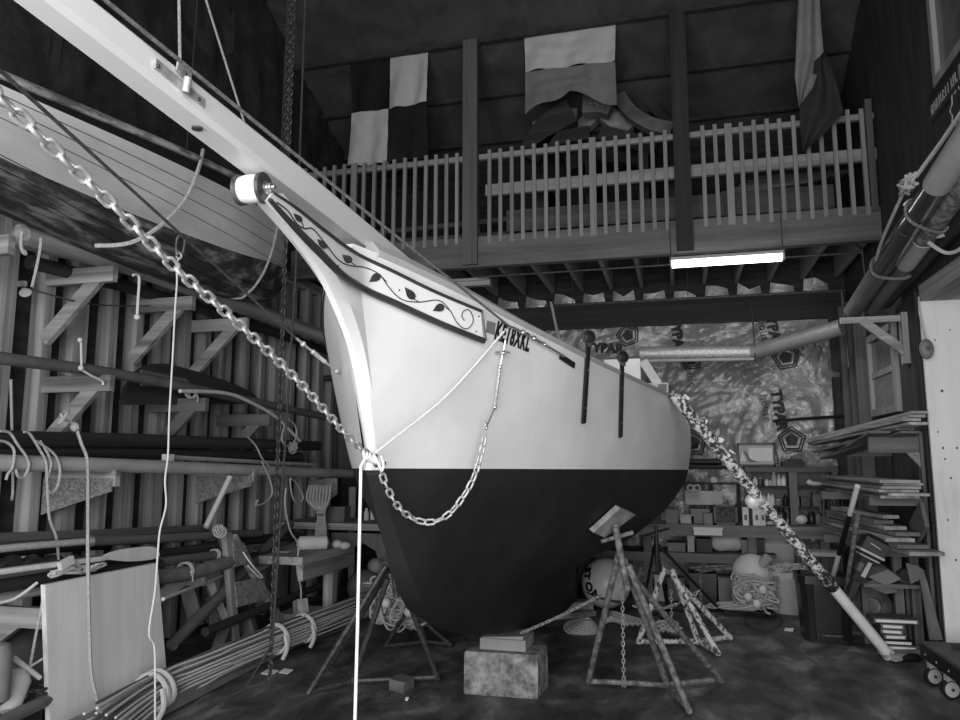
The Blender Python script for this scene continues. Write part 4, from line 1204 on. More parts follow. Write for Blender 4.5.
rope([at(43, 600, x=-3.55), at(37, 630, x=-3.55), at(30, 667, x=-3.5), at(25, 698, x=-3.5)], .008, M_rope, 'cord tied down at the left edge of the plywood sheet')
rope([at(-10, 604, x=-3.55), at(14, 599, x=-3.55), at(37, 583, x=-3.55)], .009, M_ropew, 'pale cord drooping under the oars at the far left')

# ---------------------------------------------------------------- fenders and canvas at the lower left
f = X0(-3.65)
t = thing('boat_fender', 'pale round-ended fender at the far left edge beside the plywood', 'fender', at(12, 690, x=-3.55))
c_ = at(16, 681, x=-3.5)
obj('body', MB().tube([c_+V((.045, -.08, -.13)), c_+V((.03, -.06, -.10)), c_+V((.01, 0, 0)), c_+V((-.01, .025, .035)), c_+V((-.015, .035, .055))], [.035, .06, .068, .05, .015], 16), M_foam, t)
t = thing('boat_fender', 'grey upright fender cut by the left edge of the picture', 'fender', at(0, 690, x=-3.4))
c_ = at(-3, 665, x=-3.4)
obj('body', MB().tube([c_+V((0, 0, -.2)), c_+V((0, 0, -.17)), c_+V((0, 0, .06)), c_+V((0, 0, .10)), c_+V((0, 0, .115))], [.03, .07, .07, .05, .015], 16), M_gray, t)
m = MB().ball(at(22, 672, x=-4.1), (.35, .42, .36), 18, 12)
for v in m.v: v += V((noise.noise(v*4)*.05, 0, noise.noise(v*3)*.05)); v.z = max(v.z, .0)
top('canvas_bag', m, M_gray.copy() if False else mat('dark_canvas', .04, .06, 5, rough=.9, bump=.3), 'big dark canvas bag behind the fenders at the far left', 'bag')
top('oar_loom', MB().tube([at(-10, 728, x=-3.30), at(50, 698, x=-3.47)], .035, 12), M_gray, 'round pale loom end lying at the foot of the plywood', 'pole')
m = MB(); rnd.seed(3)
for i in range(9):
    a = at(8+5*i, 690+5*math.sin(i*2), x=-3.5); m.ring(a, (rnd.random(), rnd.random()-.5, 1), .05+.02*rnd.random(), .008, 14, 5)
top('rope_tangle', m, M_roped, 'dark tangle of line between the fenders and the plywood', 'rope')
post('pale_rod', at(14, 658, x=-3.5), at(40, 678, x=-3.45), .014, M_foam, 'pale stick end poking out between the fenders', 'rod', None, True)
post('pale_rod', at(28, 668, x=-3.45), at(47, 656, x=-3.5), .007, M_ropew, 'very thin white rod crossing beside the plywood edge', 'rod', None, True)
m = MB().box((-3.7, 3.35, .14), (.5, .5, .28)); top('plastic_crate', m, M_blackp, 'black crate on the floor under the fenders at the far left', 'crate')

# ---------------------------------------------------------------- work bench at the far left, beside the bow
wbn = thing('work_bench', 'old timber work bench at the far left with one arched leg', 'bench', (-3.9, 7.6, 0))
f = lambda a, b, yy=7.2: at(a, b, y=yy)
A = V((-3.55, 6.55, .62)); 
obj('bench_top', MB().span((-4.4, 6.3, .66), (-3.32, 7.4, .73)), WOOD['y'], wbn)
obj('apron', MB().span((-3.36, 6.3, .52), (-3.31, 7.4, .66)), WOOD['y'], wbn)
for (xx, yy) in ((-3.38, 7.0), (-4.3, 6.5), (-4.3, 7.3)):
    obj('leg', MB().span((xx-.05, yy-.05, 0), (xx+.05, yy+.05, .66)), WOOD['z'], wbn)
hb = thing('side_bench', 'higher back bench crowded with tools beside the bow', 'bench', (-3.2, 8.3, 0))
obj('bench_top', MB().span((-4.4, 7.75, .84), (-2.6, 8.5, .91)), WOOD['x'], hb)
arch = [(-3.78+(x_+3.45)*.72/1.15, z_) for x_, z_ in ((-3.45, .80), (-3.45, .05), (-3.33, .05), (-3.28, .35), (-3.10, .62), (-2.85, .70), (-2.60, .62), (-2.45, .35), (-2.42, .05), (-2.30, .05), (-2.30, .80))]
obj('arched_frame', MB().prism([(x_, 7.82, z_) for x_, z_ in arch], (0, .06, 0)), BROWN['z'], hb)
for xx in (-4.3, -2.7): obj('leg', MB().span((xx-.05, 8.35, 0), (xx+.05, 8.45, .86)), WOOD['z'], hb)
def boxy(name, px, py, yy, w_, d_, h_, m, lab, cat, group=None, lidm=None):
    """a small box or tin whose foot centre shows at px, py"""
    p = at(px, py, y=yy); t = thing(name, lab, cat, p, group)
    obj('body', MB().span((p.x-w_/2, p.y-d_/2, p.z), (p.x+w_/2, p.y+d_/2, p.z+h_*.86)), m, t)
    obj('lid', MB().span((p.x-w_*.52, p.y-d_*.52, p.z+h_*.86), (p.x+w_*.52, p.y+d_*.52, p.z+h_)), lidm or m, t)
    return t
def jar(name, px, py, yy, r, h, m, lab, cat='bottle', group=None, cap=M_foam, neck=.45):
    p = at(px, py, y=yy); t = thing(name, lab, cat, p, group)
    obj('body', MB().lathe(p, (0, 0, 1), ((r*.9, 0), (r, .005), (r, h*.66), (r*.9, h*.74), (r*neck, h*.84), (r*neck, h*.88)), 12), m, t)
    obj('cap', MB().lathe(p+V((0, 0, h*.87)), (0, 0, 1), ((r*neck*1.25, 0), (r*neck*1.25, h*.12), (r*neck, h*.13)), 10), cap, t)
    return t
def onz(t, z):
    t.location.z = z; return t
p = at(337, 540, y=8.1)
onz(boxy('radio_set', 337, 540, 7.95, .24, .16, .17, M_mid, 'grey box radio on the back bench left of the white line', 'radio'), .91)
onz(jar('spray_can', 383, 538, 8.1, .035, .24, M_galv, 'slim metal can standing on the back bench beside the bow', 'can'), .91)
onz(jar('jar', 366, 538, 8.2, .03, .14, M_foam, 'small white bottle on the back bench behind the white line', 'bottle'), .91)
onz(jar('jar', 372, 538, 8.3, .03, .17, M_label, 'taller white bottle on the back bench behind the white line', 'bottle'), .91)
m = MB()
for i in range(5): m.ball(V((-3.25+.09*i, 8.0, .94)), (.07, .06, .035+.01*(i % 2)), 10, 6)
top('rag_heap', m, M_clothd, 'dark heap of rags and tools on the back bench near the bow', 'rag')
top('white_bag', MB().ball(V((-3.02, 8.12, .965)), (.17, .10, .055), 14, 8), M_foam, 'crumpled white bag on the back bench beside the bow', 'bag')
t = thing('boat_fender', 'white cylinder fender lying on the front work bench', 'fender', (-3.5, 6.75, .73))
pa, pb = at(300, 549, y=6.75), at(326, 546, y=6.9); pa.z = pb.z = .80
d = (pb-pa).normalized()
obj('body', MB().tube([pa-d*.04, pa-d*.02, pa, pb, pb+d*.03], [.01, .045, .068, .068, .03], 16), M_foam, t)
obj('rope_eye', MB().ring(pa-d*.04, d, .014, .006), M_black, t)
for i, (px, py, lab) in enumerate(((337, 552, 'pale crumpled cloth on the near edge of the front bench'), (345, 556, 'pale glove end hanging over the front bench corner'))):
    p = at(px, py, y=7.1); top('work_glove', MB().ball(V((p.x, 7.1, .765 if i == 0 else .75)), (.06, .07, .04), 10, 6), M_foam, lab, 'glove')
# hanging gear on the far left wall
cg = thing('rope_hank', 'long hank of rope hanging from a peg above the work bench', 'rope', at(322, 560, y=7.6))
for i in range(8):
    o_ = (i-3.5)*.022
    pts = [at(320, 485, y=7.6)+V((o_*1.6, 0, 0)), at(318, 500, y=7.6)+V((o_*1.7, 0, 0)), at(321, 512, y=7.6)+V((o_*.5, 0, 0)), at(321, 530, y=7.6)+V((o_*.7, 0, 0)), at(320, 549+2*(i % 3), y=7.6)+V((o_*.9, 0, 0))]
    obj('strand', MB().tube(smooth(pts, 4), .014, 5), M_rope, cg)
obj('peg', MB().tube([at(320, 486, y=7.58), at(320, 486, y=8.0)], .014, 8), M_dsteel, cg)
obj('binding', MB().ring(at(321, 512, y=7.6), (0, 0, 1), .05, .014, 14, 6), M_rope, cg)
f8 = lambda a, b: at(a, b, y=8.7)
def plate(name, P2, yy, th, m, lab, cat, group=None): return top(name, MB().prism([at(a, b, y=yy) for a, b in P2], (0, th, 0)), m, lab, cat, group)
plate('osb_panel', [(309, 480), (337, 478), (337, 494), (320, 507), (309, 503)], 8.0, .02, M_osb, 'rough strand board offcut behind the hank of rope', 'board')
plate('upright_strip', [(320.5, 388), (326, 390), (325, 462), (319.5, 462)], 9.3, .04, PALE['z'], 'pale upright plank at the back left, seen over the grey pipe', 'plank')
plate('upright_strip', [(329, 388), (336, 390), (335, 470), (328, 470)], 9.4, .04, BROWN['z'], 'brown upright plank beside the pale one at the back left', 'plank')
plate('upright_strip', [(349, 487), (355, 487), (353, 600), (348, 600)], 9.3, .04, M_foam, 'pale narrow strip painted as a slit of light behind the white line at the back', 'plank')  # slit of light at the back, put in as a pale upright panel
plate('dark_cabinet', [(300, 395), (352, 400), (350, 470), (300, 470)], 9.55, .15, BROWN['z'], 'dark cupboard back at the far left corner', 'cupboard')
plate('shelf_board', [(289, 372), (345, 377), (345, 381), (289, 377)], 8.9, .25, DARKW['x'], 'dark shelf board high at the back left, behind the bow', 'shelf')
rnd.seed(11)
for i, (px, py, w_, h_, mm, lab) in enumerate(((298, 372, .22, .20, M_mid, 'grey box on the back left shelf'), (312, 374, .12, .30, DARKW['z'], 'tall dark box on the back left shelf'), (330, 376, .16, .16, M_cardb, 'small cardboard box on the back left shelf'))):
    boxy('storage_box', px, py, 9.0, w_, .18, h_, mm, lab, 'box', 'boxes on the back left shelf')
t = thing('thin_conduit', 'thin conduit with a small junction box dropping down the far left wall', 'conduit', at(318, 337, y=9.2))
obj('tube', MB().tube([at(319, 280, y=9.2), at(319, 335, y=9.2)], .02, 8).tube(smooth([at(319, 336, y=9.2), at(310, 338, y=9.2), at(305, 345, y=9.2), at(304, 430, y=9.2)], 4), .014, 8), M_gray, t)
obj('junction_box', MB().box(at(318, 337, y=9.2), (.12, .08, .07)), M_gray, t)
plate('hanging_tool', [(329, 300), (338, 302), (337, 355), (330, 352)], 8.6, .05, BROWN['z'], 'brown board hanging just left of the bow', 'board')
for i, (px, py, lab) in enumerate(((294, 545, 0), (310, 583, 1), (331, 590, 2))):
    pass
t = thing('buoy', 'grey buoy lying under the back bench arch', 'buoy', at(362, 592, y=8.0))
p = at(362, 585, y=8.0); obj('body', MB().ball(V((p.x, 8.05, .19)), .19, 18, 12), M_gray, t)
t = thing('buoy', 'small pale buoy above the grey one under the back bench', 'buoy', at(370, 572, y=8.0))
p = at(370, 570, y=8.05); obj('body', MB().ball(V((p.x, 8.2, .40)), .09, 14, 10), M_lgray, t)
top('white_tray', MB().span((-3.9, 6.9, .0), (-3.45, 7.35, .10)), M_foam, 'white tray on the floor under the front work bench', 'tray')
rnd.seed(5)
m = MB(); c_ = at(396, 600, y=6.7); wander(m, c_, (.27, .22, .27), 30, 26, .011, 5); wander(m, at(412, 612, y=6.6), (.22, .2, .2), 14, 26, .011, 6)
top('net_tangle', m, M_rope, 'tangled heap of net and rope behind the left boat stand', 'net')
for i in range(6):
    p = at(*((398, 577), (371, 600), (386, 603), (406, 587), (409, 612), (420, 602))[i], y=6.42)
    o = thing('net_float', ['pale net float highest in the tangle', 'leftmost pale float low in the tangle', 'pale net float in the middle of the tangle', 'pale float right of the middle of the tangle', 'pale float near the right edge of the tangle', 'rightmost pale float of the net tangle'][i], 'float', p, 'net floats behind the left boat stand')
    obj('body', MB().ball(p, .045, 10, 8), M_foam, o)

for P_, lab in (([(291, 478), (297, 484), (303, 496), (300, 503), (294, 500), (291, 490), (290, 478)], 'small rope loop hanging left of the long hank'),
                ([(262, 462), (270, 480), (272, 494), (264, 503), (256, 505), (258, 500)], 'grey cord hanging from the white pole beside the farther gusset'),
                ([(283, 430), (289, 420), (296, 428), (295, 440), (287, 446), (282, 440), (283, 430)], 'cord loop hanging at the end of the dark spars')):
    rope([at(a, b, x=-3.7) for a, b in P_], .008, M_rope, lab)
# ---------------------------------------------------------------- under the boat: block, stands, chains
t = thing('concrete_block', 'rough concrete block under the keel with timber packing on it', 'block', (-1.2, 5.4, 0))
P1, P2, P3 = at(464, 694, z=0), at(538, 699.5, z=0), at(548, 687, z=0)
e1 = P2-P1; e2 = P3-P2; e2 = e2*(.30/e2.length); P3 = P2+e2; P4 = P1+e2
m = MB(); H_ = .285
base = [P1, P2, P3, P4]; c_ = sum(base, V((0, 0, 0)))/4
lv = [(0, .985), (.015, 1.0), (H_-.02, 1.0), (H_, .975)]
n_ = 10
rows_ = []
for z, k in lv:
    r_ = []
    for q in range(4):
        for j in range(n_):
            p = base[q].lerp(base[(q+1) % 4], j/n_); p = c_+(p-c_)*k
            p += V((noise.noise(p*9+V((0, 0, z*9))), noise.noise(p*9+V((5, 0, z*9))), 0))*.006
            r_.append(V((p.x, p.y, z)))
    r_.append(r_[0]); rows_.append(r_)
m.grid(rows_); m.f += [tuple(range(len(m.v)-4*n_-1, len(m.v)-1))]
obj('block', m, M_conc, t, None, .5)
pk = thing('packing_timber', 'stack of timber packing between the concrete block and the keel', 'wood', (-1.2, 5.35, H_))
q1, q2 = at(480, 650, y=P1.y+.08), at(526, 652, y=P2.y+.08)
yy = q1.y
obj('timber', MB().span((q1.x, yy, H_), (q2.x, yy+.3, H_+.075)), PALE['x'], pk)
obj('wedge', MB().prism([(q1.x+.01, yy+.01, H_+.076), (q2.x-.02, yy+.01, H_+.076), (q2.x-.02, yy+.01, H_+.10), (q1.x+.01, yy+.01, H_+.080)], (0, .25, 0)), PALE['x'], pk)
top('wood_block', MB().prism([at(389, 690, z=0), at(404, 694, z=0), at(414, 688, z=0), at(399, 684, z=0)], (0, 0, .075)), BROWN['x'], 'small wood block on the floor in front of the left boat stand', 'block')

def stand(name, lab, head, feet, bars, r, m, pad_n=None, neck=None, pad=(.30, .19), padm=None, group=None, spread=.05, pad_l=None):
    c = V((sum(f.x for f in feet)/len(feet), sum(f.y for f in feet)/len(feet), 0))
    t = thing(name, lab, 'boat stand', c, group)
    nk = V(neck) if neck is not None else V(head)
    for i, f in enumerate(feet):
        d = (V((f.x, f.y, 0))-V((nk.x, nk.y, 0))).normalized()
        a = nk+d*spread-V((0, 0, .03*i))
        obj('leg', MB().tube([a, V((f.x, f.y, r))], r, 10), m, t)
    for i, j in bars:
        A, B = feet[i], feet[j]
        obj('base_bar', MB().tube([V((A.x, A.y, r*1.6)), V((B.x, B.y, r*1.6))], r*.9, 8), m, t)
    if neck is not None:
        ax = (V(head)-nk).normalized()
        obj('screw_stem', MB().tube([nk-ax*.22, V(head)-ax*.02], r*1.05, 10), m, t)
        hp = nk.lerp(V(head), .55)
        obj('turning_handle', MB().tube([hp+V((-.10, .02, -.035)), hp+V((.10, -.02, .03))], r*.62, 8), m, t)
        if pad_n is not None:
            d, s_, u = basis(pad_n, (0, 0, 1))
            if pad_l is not None:
                u = (pad_l-d*pad_l.dot(d)).normalized(); s_ = u.cross(d)
            M3 = Matrix((u, s_, d)).transposed()
            obj('pad', MB().prism([hull_hit(a_, b_, .012) for a_, b_ in ((587.5, 528), (599, 533), (630, 511), (614, 504))], d*-.035 if d.dot(hn) < 0 else d*.035), padm or M_mid, t)
            obj('pad_bracket', MB().box(V(head)-d*.025, (.10, .10, .04), m=M3), m, t)
    return t
hh = hull_hit(609, 517, .05)
hn = hull_pt(hh.y, hh.z+.0, .05)-hull_pt(hh.y, hh.z)
S_ = [at(588, 686, z=0), at(668, 690, z=0), at(690, 716, z=0), at(722, 684, z=0)]
nk = at(621, 556, d=(hh-EYE).dot(FWD)+.02)
stand('boat_stand', 'main boat stand with a tilted pad under the right side of the hull', hh-hn.normalized()*.01, S_, ((0, 1), (1, 3), (1, 2)), .021, M_rust, hn, nk, (.28, .16), mat('worn_pad', .22, .42, 9, rough=.8), pad_l=hull_hit(627, 507)-hull_hit(592, 528))
S_ = [at(308, 697, z=0), at(329, 671, z=0), at(438, 682, z=0), at(352, 686, z=0)]
hd = at(391, 548, d=5.25)
stand('boat_stand', 'dark boat stand under the far side of the bow, left of the concrete block', hd, S_, ((0, 3), (1, 3), (3, 2)), .021, M_dsteel, None, at(393, 566, d=5.25))
top('canvas_wrap', MB().tube(smooth([at(387, 552, d=5.2), at(392, 544, d=5.2), at(396, 560, d=5.2), at(399, 574, d=5.2)], 4), [.02]+[.035]*11+[.02], 8), M_gray, 'grey canvas wrapped on the head of the left boat stand', 'cloth')
S_ = [at(384, 650, z=0), at(426, 645, z=0), at(452, 648, z=0)]
stand('boat_stand', 'low dark stand far behind the left stand, partly hidden by the keel', at(412, 608, d=6.7), S_, ((0, 1), (1, 2)), .018, M_dsteel)
S_ = [at(638, 646, z=0), at(699, 646, z=0), at(719, 658, z=0), at(731, 641, z=0)]
hd = at(669, 566, d=6.5)
stand('boat_stand', 'short stand covered in flaking white paint behind the main stand', hd, S_, ((0, 1), (1, 3), (1, 2)), .024, M_speck, None, None, spread=.03)
S_ = [at(640, 622, z=0), at(722, 613, z=0), at(668, 612, z=0)]
hh = hull_hit(652, 520, .04)
hd = at(652, 520, d=7.2); hd = hh
stand('boat_stand', 'thin black boat stand at the back under the stern', hd, S_, ((0, 2), (2, 1)), .014, M_black, None, hd-V((0, 0, .14)))

def chain_thing(name, p, q, lab, pitch=.030, r=.0035, m=M_galv, sag=0):
    t = thing(name, lab, 'chain', q)
    small_chain(p, q, pitch, r, m, t, 'links', sag)
chain_thing('small_chain', at(521, 633, d=5.2), at(601, 595, d=5.5), 'thin chain running from the concrete block up to the main stand', sag=.01)
chain_thing('small_chain', at(622, 572, d=5.35), at(624, 694, d=5.32), 'thin chain hanging straight down from the main stand to the floor', sag=0)
chain_thing('small_chain', at(633, 606, d=6.6), at(700, 590, d=6.6), 'thin chain slung between the speckled stand and the main stand', sag=.08)
chain_thing('small_chain', at(671, 590, d=6.5), at(672, 634, d=6.5), 'short chain dangling inside the speckled stand')

# propped old spar leaning on the stern quarter
t = thing('propped_spar', 'long spar with flaking white paint leaning from the stern down to the floor', 'spar', at(891, 656, z=0))
hb = hull_hit(672, 402, 0)
top_ = at(677, 399, d=(hb-EYE).dot(FWD)-.12); bot = at(888, 654, z=.05)
u_ = lambda k: top_.lerp(bot, k)
obj('flaking_length', MB().tube([u_(-.02), u_(.70)], .042, 14), M_speck2, t, 'flaking white and dark length')
obj('clean_length', MB().tube([u_(.70), u_(1.0)], .043, 14), M_spar, t, 'clean white lower length')
d_ = (bot-top_).normalized()
obj('foot_ring', MB().lathe(u_(.985), d_, ((.046, 0), (.050, .02), (.050, .06), (.036, .07)), 14), mat('worn_white', .3, .7, 20, rough=.7, lo=.45, hi=.55), t)
obj('lashing', MB().lathe(u_(.655), d_, ((.044, 0), (.052, .03), (.046, .06), (.053, .10), (.046, .14), (.050, .18), (.044, .20)), 12), mat('dark_lashing', .02, .4, 20, rough=.8, lo=.52, hi=.62), t)
obj('clamp_band', MB().lathe(u_(.365), d_, ((.042, 0), (.047, .01), (.047, .04), (.042, .05)), 14), M_galv, t)
sh = at(753, 501, d=(u_(.38)-EYE).dot(FWD)-.02)
obj('sheave', MB().lathe(sh, ray(753, 501)*-1, ((.03, -.03), (.056, -.02), (.058, .0), (.035, .01), (.012, .012)), 18), M_galv, t)
for k in (.02, .10, .17, .22):
    obj('cleat', MB().box(u_(k)+V((.025, -.03, .035)), (.05, .04, .06), m=Matrix.Rotation(.7, 3, 'Y')), M_speck2, t)
for k in (.30, .47, .60):
    q = u_(k)-ray(700, 500).normalized()*.040; obj('bolt_hole', MB().ball(q, .014, 10, 6), M_black, t)

# gear on the after deck
boxp = at(659, 392, y=8.0)
t = thing('carton', 'white carton with a small grey printed panel on the after deck', 'box', boxp)
zz = ZS(7.9)-.05
a, b = at(650, 383, y=7.9), at(668, 381, y=7.9)
obj('carton_body', MB().span((a.x-.1, 7.9, zz), (b.x, 8.15, a.z)), M_label, t)
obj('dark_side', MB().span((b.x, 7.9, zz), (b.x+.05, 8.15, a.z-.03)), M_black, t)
p = at(662.5, 387.5, y=7.895); obj('printed_panel', MB().box(p, (.085, .004, .07)), M_gray, t)
a, b = at(604, 359.5, y=8.3), at(640, 358.5, y=8.3)
top('white_hatch_board', MB().span((a.x, 8.3, ZS(8.3)-.05), (b.x, 8.36, b.z)), mat('bright_white_board', .9, rough=.5), 'bright white board standing on the after deck', 'board')
top('pale_strip', MB().bar(at(643, 361, y=8.0), at(658, 384, y=8.0), .09, .02, (0, 1, 0)), M_foam, 'pale slanting strip of wood above the white carton on deck', 'wood')

# ---------------------------------------------------------------- work bench and shelves along the back wall
YBN = 9.05
zt = at(790, 527, y=YBN).z; zl = at(790, 556, y=YBN).z
bb = thing('back_bench', 'long timber work bench along the back wall behind the stern', 'bench', (.2, 9.3, 0))
obj('bench_top', MB().span((-1.9, YBN, zt-.05), (1.62, YB-.12, zt)), BROWN['x'], bb)
obj('front_rail', MB().span((-1.9, YBN-.04, zt-.12), (1.62, YBN, zt+.005)), mat('bench_rail_wood', .12, .24, 5, (.15, 1.5, 1.5), .8, bump=.2), bb)
obj('lower_shelf', MB().span((-1.9, YBN+.02, zl-.03), (1.0, YB-.2, zl)), BROWN['x'], bb)
obj('lower_rail', MB().span((-1.9, YBN-.02, zl-.10), (.75, YBN+.02, zl)), BROWN['x'], bb)
for px in (590, 648, 753, 826):
    xx = at(px, 560, y=YBN).x
    obj('leg', MB().span((xx-.045, YBN+.0, 0), (xx+.045, YBN+.09, zt-.05)), BROWN['z'], bb)
cb = thing('shelf_cabinet', 'open shelf cabinet of bottles standing on the back bench', 'cabinet', (1.2, 9.5, zt))
YC = 9.40
def cz(py): return at(793, py, y=YC).z
x0, xm, x1 = at(748, 500, y=YC).x, at(792, 500, y=YC).x, at(838, 500, y=YC).x
obj('back_panel', MB().span((x0, YC+.20, zt), (x1, YC+.22, cz(469))), M_mid, cb)
for (xa, w_) in ((x0, .05), (xm-.02, .085), (x1-.05, .05)):
    obj('upright', MB().span((xa, YC, zt), (xa+w_, YC+.2, cz(469))), BROWN['z'], cb)
obj('cabinet_top', MB().span((x0-.02, YC-.01, cz(472)), (x1+.02, YC+.22, cz(467))), BROWN['x'], cb)
for py in (487, 507):
    for (xa, xb) in ((x0+.05, xm-.02), (xm+.065, x1-.05)):
        obj('shelf', MB().span((xa, YC+.02, cz(py)-.015), (xb, YC+.2, cz(py)+.01)), DARKW['x'], cb)
def setz(o, z): o.location.z = z
def on(kind, px, z, r, h, m, lab, cat, cap=None, yy=YC+.08, w_=None, grp='bottles and tins on the back shelves'):
    xx = at(px, 490, y=yy).x
    t = thing(kind, lab, cat, (xx, yy, z), grp)
    if w_:
        obj('body', MB().span((xx-w_/2, yy-.06, z), (xx+w_/2, yy+.06, z+h*.9)), m, t)
        obj('lid', MB().span((xx-w_*.53, yy-.065, z+h*.9), (xx+w_*.53, yy+.065, z+h)), cap or m, t)
    else:
        obj('body', MB().lathe((xx, yy, z), (0, 0, 1), ((r*.92, 0), (r, .006), (r, h*.66), (r*.85, h*.76), (r*.45, h*.84), (r*.45, h*.88)), 12), m, t)
        obj('cap', MB().lathe((xx, yy, z+h*.87), (0, 0, 1), ((r*.55, 0), (r*.55, h*.12), (r*.4, h*.13)), 10), cap or M_foam, t)
    return t
s1, s2, s3 = cz(487)+.01, cz(507)+.01, zt
up = 'on the upper left shelf of the cabinet'
on('bottle', 755.5, s1, .03, .10, M_foam, 'squat pale bottle first '+up, 'bottle')
on('bottle', 760.5, s1, .03, .09, M_dsteel, 'dark bottle second '+up, 'bottle')
on('bottle', 767, s1, .022, .08, M_label, 'small white bottle third '+up, 'bottle')
on('bottle', 770.5, s1, .02, .07, M_lgray, 'smallest grey bottle fourth '+up, 'bottle')
on('bottle', 774.5, s1, .03, .16, M_lgray, 'tall bottle with a white cap '+up, 'bottle')
on('bottle', 779.5, s1, .022, .13, M_foam, 'slim bottle right of the tall one '+up, 'bottle')
on('bottle', 784, s1, .028, .12, M_label, 'white bottle at the right end of the upper left shelf', 'bottle')
on('bottle', 768.5, s2, .025, .14, M_label, 'white bottle with a label on the middle left shelf of the cabinet', 'bottle')
on('bottle', 772, s2, .025, .13, M_foam, 'pale bottle beside it on the middle left shelf of the cabinet', 'bottle')
on('tin', 777.5, s2, .05, .07, M_gray, 'low grey tin on the middle left shelf of the cabinet', 'tin')
on('bottle', 785, s2, .025, .13, M_black, 'black bottle at the right end of the middle left shelf', 'bottle', M_black)
on('bottle', 796.5, s2, .022, .11, M_foam, 'small white bottle on the middle right shelf', 'bottle')
on('hand_tool_box', 804, s2, 0, .10, M_blackp, 'black tool case on the middle right shelf', 'case', None, YC+.08, .09)
on('storage_box', 817, s2, 0, .15, M_mid, 'grey box on the middle right shelf of the cabinet', 'box', M_dsteel, YC+.08, .12)
on('tin', 780, s3, .06, .18, M_blackp, 'big black can on the bench inside the cabinet', 'can', M_black)
on('tin', 784.5, s3, .03, .07, M_lgray, 'small grey tin on the bench beside the black can', 'tin')
on('mug', 810, s3, .05, .14, M_blackp, 'dark jug on the bench at the right of the cabinet', 'jug', M_black)
on('tin', 816.5, s3, .045, .13, M_gray, 'grey can on the bench at the right of the cabinet', 'can', M_gray)
xx = at(815, 484, y=YC+.08).x
top('white_rag', MB().ball((xx, YC+.08, s1+.025), (.10, .06, .028), 12, 6).ball((xx-.06, YC+.07, s1+.04), (.04, .05, .035), 10, 6), M_foam, 'white rag on the upper right shelf of the cabinet', 'rag')
xx = at(801, 520, y=YC+.05).x
top('white_bag', MB().ball((xx, YC+.02, zt+.055), (.07, .06, .055), 12, 8), M_foam, 'white plastic bag on the bench inside the cabinet', 'bag')
for px, lab in ((744, 'white jug with a label left of the cabinet'), (755, 'second white jug on the bench, with a label'), (761, 'narrow white jug on the bench just under the spar')):
    o = on('jug', px, zt, 0, .20 if px != 761 else .18, M_label, lab, 'jug', M_foam, 9.2, .065 if px == 744 else .085 if px == 755 else .05)
    xx = at(px, 490, y=9.2).x; obj('paper_label', MB().span((xx-.015, 9.133, zt+.06), (xx+.015, 9.139, zt+.12)), M_dsteel, o)
# framed picture on top of the cabinet, dark block beside it
YPp = 9.5
a, b = at(738, 466, y=YPp), at(774.5, 443, y=YPp)
t = thing('framed_picture', 'framed picture on the shelf cabinet, its glass reflection painted as white shapes', 'picture', (a.x, YPp, a.z))
for (p, q) in (((a.x, a.z), (b.x, a.z+.02)), ((a.x, b.z-.02), (b.x, b.z)), ((a.x, a.z), (a.x+.02, b.z)), ((b.x-.02, a.z), (b.x, b.z))):
    obj('frame', MB().span((p[0], YPp-.02, p[1]), (q[0], YPp+.01, q[1])), M_trim, t)
obj('sheet', MB().span((a.x+.02, YPp-.005, a.z+.02), (b.x-.02, YPp, b.z-.02)), M_lgray, t)
W_, Hh = b.x-a.x, b.z-a.z
for pol in (((.3, .22), (.92, .22), (.92, .78), (.3, .78)), ((.06, .2), (.22, .2), (.13, .65))):
    obj('painted_reflection', MB().prism([(a.x+W_*u, YPp-.008, a.z+Hh*v) for u, v in pol], (0, .003, 0)), M_label, t)  # bright reflection in the glass, painted as flat white shapes
obj('grey_stroke', MB().prism([(a.x+W_*u, YPp-.011, a.z+Hh*v) for u, v in ((.17, .62), (.22, .64), (.34, .3), (.55, .16), (.3, .18))], (0, .003, 0)), M_mid, t)
p = at(791, 465, y=9.5); top('tool_case', MB().span((p.x-.10, 9.42, cz(467)), (p.x+.14, 9.58, cz(467)+.06)).span((p.x-.02, 9.44, cz(467)+.06), (p.x+.12, 9.56, cz(467)+.09)), M_black, 'flat black case on top of the shelf cabinet', 'case')
# left run of shelves behind the stern
YL_ = 9.55
def zz_(px, py, y=YL_): return at(px, py, y=y)
a, b = zz_(640, 482), zz_(740, 481)
t = thing('narrow_shelf', 'dark narrow shelf on the back wall right of the stern', 'shelf', (a.x, YL_, a.z))
obj('shelf_board', MB().span((a.x, YL_-.10, a.z-.02), (b.x, YB-.1, a.z)), DARKW['x'], t)
for px in (711, 738): obj('upright', MB().span((zz_(px, 480).x-.02, YL_, zt), (zz_(px, 480).x+.02, YL_+.05, a.z)), DARKW['z'], t)
zs = a.z
a, b = zz_(660, 462), zz_(722, 462)
top('dark_pipe', MB().tube([V((a.x, YL_, a.z)), V((b.x, YL_, a.z))], .035, 12).tube([V((a.x, YL_-.02, a.z-.06)), V((b.x+.1, YL_-.02, a.z-.06))], .022, 10).bar((a.x+.1, YL_+.1, a.z-.07), (a.x+.1, YB, a.z-.07), .03, .03), M_black, 'black pipes on pegs on the back wall right of the stern', 'pipe')
on('small_bowl', 714, zs, .05, .07, M_foam, 'small pale bowl on the narrow wall shelf', 'bowl', M_foam, YL_-.02)
tt = thing('twin_gauges', 'pair of round gauges on the back bench beside the stern', 'gauge', zz_(695, 497, 9.3))
p = zz_(695, 497, 9.3)
obj('panel', MB().box(p+V((.1, .06, -.01)), (.42, .04, .16)), M_lgray, tt)
